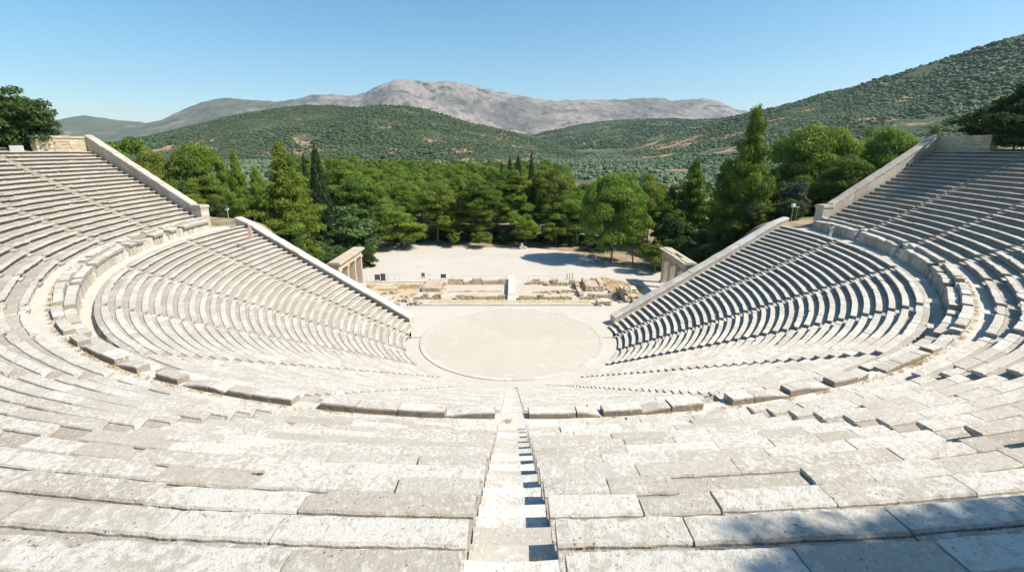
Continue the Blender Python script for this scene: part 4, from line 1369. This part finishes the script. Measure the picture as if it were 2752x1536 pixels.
def ridge(name, pts, dist, front, back, mat, seed, spur=.16, foot=None, nu=260, nv=70, curve=1.2, skew=0.0, rough=.012):
    k = 2752 / 2576
    W = np.array([at(px * k, py * k, dist + skew * (px - 1288)) for px, py in pts])
    u = np.linspace(0, 1, nu); s = np.linspace(0, 1, len(W))
    s = np.concatenate([[0], np.cumsum(np.hypot(np.diff(W[:, 0]), np.diff(W[:, 1])))]); s /= s[-1]
    rx = np.interp(u, s, W[:, 0]); ry = np.interp(u, s, W[:, 1]); rz = np.interp(u, s, W[:, 2])
    ker = np.array([1, 2, 3, 2, 1.]) / 9; rz = np.convolve(np.pad(rz, 2, 'edge'), ker, 'valid')
    t = np.concatenate([np.linspace(0, 1, nv), 1 + np.linspace(0, 1, 16)[1:]])
    U, Tt = np.meshgrid(np.arange(nu), t)
    Yy = ry[U] + np.where(Tt <= 1, -front * (1 - Tt), back * (Tt - 1))
    Xx = rx[U] * (1 + (Yy - ry[U]) / (dist + 0.0) * .35)
    base = terrain(Xx, Yy) - 8 if foot is None else np.full_like(Yy, foot)
    pr = np.where(Tt <= 1, Tt ** curve, (2 - Tt) ** 1.5)
    hh = rz[U] - base
    sc = front * .22
    sp = fbm(Xx / sc + Yy / sc * .35, Yy / sc * .35, seed, 5)
    Zz = base + hh * pr + hh * spur * sp * 4 * pr * np.clip(1.05 - Tt, 0, 1) * (Tt <= 1) * 1.4
    Zz += np.clip(hh, 0, None) * rough * fbm(Xx / (sc * .12), Yy / (sc * .12), seed + 3, 4) * 2 * np.clip(Tt * 3, 0, 1)
    P = np.stack([Xx, Yy, Zz], -1); idx = np.arange(U.size).reshape(U.shape)
    q = np.stack([idx[:-1, :-1], idx[:-1, 1:], idx[1:, 1:], idx[1:, :-1]], -1).reshape(-1, 4)
    me = np_mesh(name, P.reshape(-1, 3), [q], True); me.materials.append(mat)
    tag(link(bpy.data.objects.new(name, me)), kind='structure')
    return P


def sow(P, n, smin, smax, name, mat, seed, vmax=70, thin=.0, scale=.01, low=.03):
    rg = np.random.default_rng(seed); a = P.shape
    iv = rg.uniform(0, min(vmax, a[0]) - 2, n); iu = rg.uniform(0, a[1] - 2, n)
    i0 = iv.astype(int); j0 = iu.astype(int); fv = (iv - i0)[:, None]; fu = (iu - j0)[:, None]
    p = (P[i0, j0] * (1 - fu) + P[i0, j0 + 1] * fu) * (1 - fv) + (P[i0 + 1, j0] * (1 - fu) + P[i0 + 1, j0 + 1] * fu) * fv
    keep = fbm(p[:, 0] * scale, p[:, 1] * scale, seed, 4) > thin + low * (1 - sstep((p[:, 2] - 15) / 60)) + rg.normal(0, .05, len(p))
    p = p[keep]
    big = .55 + 1.1 * sstep(.5 + 2.2 * fbm(p[:, 0] * .006, p[:, 1] * .006, seed + 50, 4))
    scatter(name, p, (smin + (smax - smin) * rg.random(len(p)) ** 2.2 * 1.25) * big, mat, seed, 0, .6)


M['mount'] = hill_mat('bare_mountain', (.14, .125, .105), (.20, .178, .158), (.32, .265, .235), (.085, .095, .06), .0034, .6, .55)
M['mount_low'] = hill_mat('blue_range', (.10, .115, .08), (.15, .15, .115), (.25, .21, .18), (.075, .09, .05), .003, .35, .4)
M['hill'] = hill_mat('scrub_hill', (.055, .085, .036), (.10, .125, .058), (.21, .19, .135), (.42, .25, .15), .011, .16, .35)
M['slope'] = hill_mat('hillside_scrub', (.050, .082, .040), (.092, .122, .060), (.20, .175, .125), (.42, .25, .15), .010, .12, .55)

ridge('mountain', [(-60, 345), (60, 330), (110, 320), (160, 299), (210, 290), (280, 300), (370, 309), (410, 300), (470, 271), (530, 253), (575, 247), (640, 252), (700, 258), (750, 250), (800, 300), (900, 345)], 4200, 1700, 900, M['mount_low'], 5, .2, foot=-5, rough=.025)
ridge('mountain', [(560, 330), (640, 285), (700, 262), (750, 253), (790, 240), (830, 235), (880, 239), (920, 235), (960, 215), (1000, 202), (1022, 198), (1045, 202), (1080, 206), (1130, 203), (1180, 213), (1250, 231), (1310, 241), (1350, 247), (1400, 253), (1450, 250), (1500, 250), (1560, 250), (1640, 247), (1700, 255), (1740, 252), (1790, 250), (1815, 258), (1840, 270), (1880, 279), (1960, 296), (2100, 320)], 5600, 2300, 1500, M['mount'], 9, .26, foot=-5, rough=.035, nu=460, nv=130)
P1 = ridge('hill', [(180, 400), (260, 378), (340, 357), (400, 345), (480, 321), (560, 298), (640, 280), (720, 268), (780, 264), (850, 266), (900, 271), (960, 266), (1020, 268), (1080, 278), (1140, 297), (1200, 313), (1270, 328), (1340, 345), (1440, 375)], 1300, 620, 700, M['hill'], 13, .07, curve=.95)
P2 = ridge('hill', [(1200, 390), (1290, 350), (1380, 331), (1440, 316), (1500, 306), (1560, 301), (1650, 298), (1740, 300), (1800, 298), (1860, 291), (1930, 285), (2100, 290)], 1900, 900, 900, M['hill'], 17, .08, curve=1.0)
P3 = ridge('hillside', [(1430, 405), (1520, 388), (1600, 370), (1700, 342), (1780, 316), (1850, 292), (1930, 273), (2000, 256), (2060, 236), (2150, 216), (2230, 191), (2300, 171), (2400, 140), (2500, 108), (2576, 84), (2680, 45), (2800, 0), (2950, -30)], 1250, 900, 900, M['slope'], 23, .07, curve=1.25, skew=-.25)
sow(P1, 34000, 1.1, 2.7, 'hill_scrub_foliage', M['scrub'], 41, 72, -.2, .014)
sow(P2, 20000, 1.4, 3.0, 'hill_scrub_foliage', M['scrub'], 42, 72, -.14, .010)
sow(P3, 42000, 1.0, 2.9, 'hillside_scrub_foliage', M['scrub'], 43, 74, -.13, .013, .12)

# ------------------------------------------------------------------ dry grass in the joints and on the straw ground
def grass(name, pts, hmin, hmax, mat, seed, blades=14, spread=.08, width=.006):
    rg = np.random.default_rng(seed); n = len(pts); N = n * blades
    p = np.repeat(pts, blades, 0) + np.concatenate([rg.normal(0, spread, (N, 2)), np.zeros((N, 1))], 1)
    a = rg.uniform(0, 6.28, N); h = rg.uniform(hmin, hmax, N); l = rg.uniform(.2, .9, N) * h
    d = np.stack([np.cos(a) * l, np.sin(a) * l, h], -1); w = np.stack([-np.sin(a), np.cos(a), np.zeros(N)], -1) * width
    V = np.stack([p - w, p + w, p + d], 1).reshape(-1, 3); t = np.repeat(rg.random(N), 3)
    me = np_mesh(name, V, [np.arange(N * 3).reshape(-1, 3)], False, np.stack([t, t, t], -1)); me.materials.append(mat)
    o = link(bpy.data.objects.new(name, me)); tag(o, kind='stuff'); return o


rg = np.random.default_rng(77)
pts = []
for _ in range(60):                                   # back of each foreground bench seat, and stair edges
    k = rg.integers(5, 16); r = RU + T2 * k
    phi = rg.uniform(-22, 22)
    x, y = pl(r + .44, phi); pts.append((float(x), float(y), Z1 + S2 * k - .085))
for _ in range(26):
    k = rg.integers(3, 16); r = RU + T2 * (k + rg.random()); s = rg.choice([-1, 1])
    pts.append((s * HS * .97, -r, Z1 + S2 * ((r - RU) // T2) - .1))
tiny = []
for k in range(6, 17):
    r = RU + T2 * k
    for c in range(26):
        phi = rg.uniform(-34, 34); m_ = rg.integers(4, 30)
        for j in range(m_):
            x, y = pl(r + .327, phi + j * .045)
            if math.hypot(x, y + CAM_D) > 1.5 and abs(x) > .5: tiny.append((float(x), float(y), Z1 + S2 * k - TD - .02))
grass('dry_grass', np.array(tiny), .012, .05, M['moss'], 8, 7, .012, .004)
pts = [p for p in pts if math.hypot(p[0], p[1] + CAM_D) > 1.5]
grass('dry_grass', np.array(pts), .02, .07, M['rust_grass'], 3, 26, .05, .003)
pts = []
for _ in range(420):
    phi = rg.uniform(20, 100) * rg.choice([1, 1, -1]); r = rg.choice([33.45, 35.26, 34.2]); x, y = pl(r, phi)
    pts.append((float(x), float(y), PATH_Z if r < 35 else WALK_Z))
for _ in range(250):
    phi = rg.uniform(-60, 60); x, y = pl(35.28, phi); pts.append((float(x), float(y), WALK_Z))
grass('dry_grass', np.array(pts), .04, .14, M['straw'], 4, 12, .08, .012)
pts = []
while len(pts) < 500:
    x, y = rg.uniform(-22.5, -14), rg.uniform(15.2, 21.6)
    if y > 15.2 + max(0, (-14.4 - x)) * .62 and fbm(np.array([x * .5]), np.array([y * .5]), 8, 3)[0] > -.1: pts.append((x, y, .03))
while len(pts) < 1200:
    x, y = rg.uniform(14.6, 20), rg.uniform(14, 26)
    if y < 26.4 - (x - 14.6) * 1.0 and y > 13 + (x - 15) * 1.3: pts.append((x, y, .03))
grass('dry_grass', np.array(pts), .05, .20, M['straw'], 6, 8, .15, .02)
pts = np.array([(rg.uniform(-11.3, 11.2), rg.uniform(11.8, 13.8), .05) for _ in range(500)])
grass('green_grass', pts, .03, .08, M['straw'], 7, 8, .12, .02)

# ------------------------------------------------------------------ air
m = bpy.data.materials.new('air_haze'); m.use_nodes = True; nt = m.node_tree; nt.nodes.clear()
out = nt.nodes.new('ShaderNodeOutputMaterial'); v = nt.nodes.new('ShaderNodeVolumePrincipled')
v.inputs['Color'].default_value = (.62, .80, 1, 1); v.inputs['Density'].default_value = 4.5e-5; v.inputs['Anisotropy'].default_value = .2
nt.links.new(v.outputs[0], out.inputs['Volume'])
b = MB(); x0, x1, y0, y1, z0, z1 = -7600, 7600, -400, 9000, -40, 1300
b.add([(x0, y0, z0), (x1, y0, z0), (x1, y1, z0), (x0, y1, z0), (x0, y0, z1), (x1, y0, z1), (x1, y1, z1), (x0, y1, z1)],
      [(0, 3, 2, 1), (4, 5, 6, 7), (0, 1, 5, 4), (1, 2, 6, 5), (2, 3, 7, 6), (3, 0, 4, 7)])
HAZE = True
if HAZE: tag(b.obj('haze', m), kind='stuff')

# ------------------------------------------------------------------ sky, sun, camera
EL, AZ = 48.0, -14.0       # sun height and direction (degrees from +x towards +y)
w = bpy.data.worlds.new('World'); SC.world = w; w.use_nodes = True; nt = w.node_tree; nt.nodes.clear()
o = nt.nodes.new('ShaderNodeOutputWorld'); bg = nt.nodes.new('ShaderNodeBackground'); sky = nt.nodes.new('ShaderNodeTexSky')
sky.sky_type = 'NISHITA'; sky.sun_disc = False; sky.sun_elevation = R(EL); sky.sun_rotation = R(90 - AZ)
sky.altitude = 300; sky.air_density = 1.0; sky.dust_density = .8; sky.ozone_density = 2.0
bg.inputs['Strength'].default_value = .106
hs = nt.nodes.new('ShaderNodeHueSaturation'); hs.inputs['Saturation'].default_value = 1.3; hs.inputs['Hue'].default_value = .485
nt.links.new(sky.outputs[0], hs.inputs['Color']); nt.links.new(hs.outputs[0], bg.inputs[0]); nt.links.new(bg.outputs[0], o.inputs[0])
ld = bpy.data.lights.new('sun', 'SUN'); ld.energy = 5.0; ld.angle = R(.5); ld.color = (1, .92, .80)
lo = link(bpy.data.objects.new('sun', ld))
dv = Vector((math.cos(R(EL)) * math.cos(R(AZ)), math.cos(R(EL)) * math.sin(R(AZ)), math.sin(R(EL))))
lo.rotation_euler = dv.to_track_quat('Z', 'Y').to_euler(); lo.location = (60, -10, 80)
cd = bpy.data.cameras.new('camera'); cam = link(bpy.data.objects.new('camera', cd))
cd.sensor_width = 36; cd.lens = F_PX / 2752 * 36; cd.clip_start = .1; cd.clip_end = 20000
cam.location = (0, -CAM_D, CAM_H); cam.rotation_euler = (math.pi / 2 - TH, 0, 0)
SC.camera = cam
SC.view_settings.view_transform = 'Standard'; SC.view_settings.look = 'None'
SC.view_settings.exposure = .56; SC.view_settings.gamma = 1
SC.cycles.max_bounces = 5; SC.cycles.volume_bounces = 1; SC.cycles.transparent_max_bounces = 4
SC.cycles.use_denoising = True
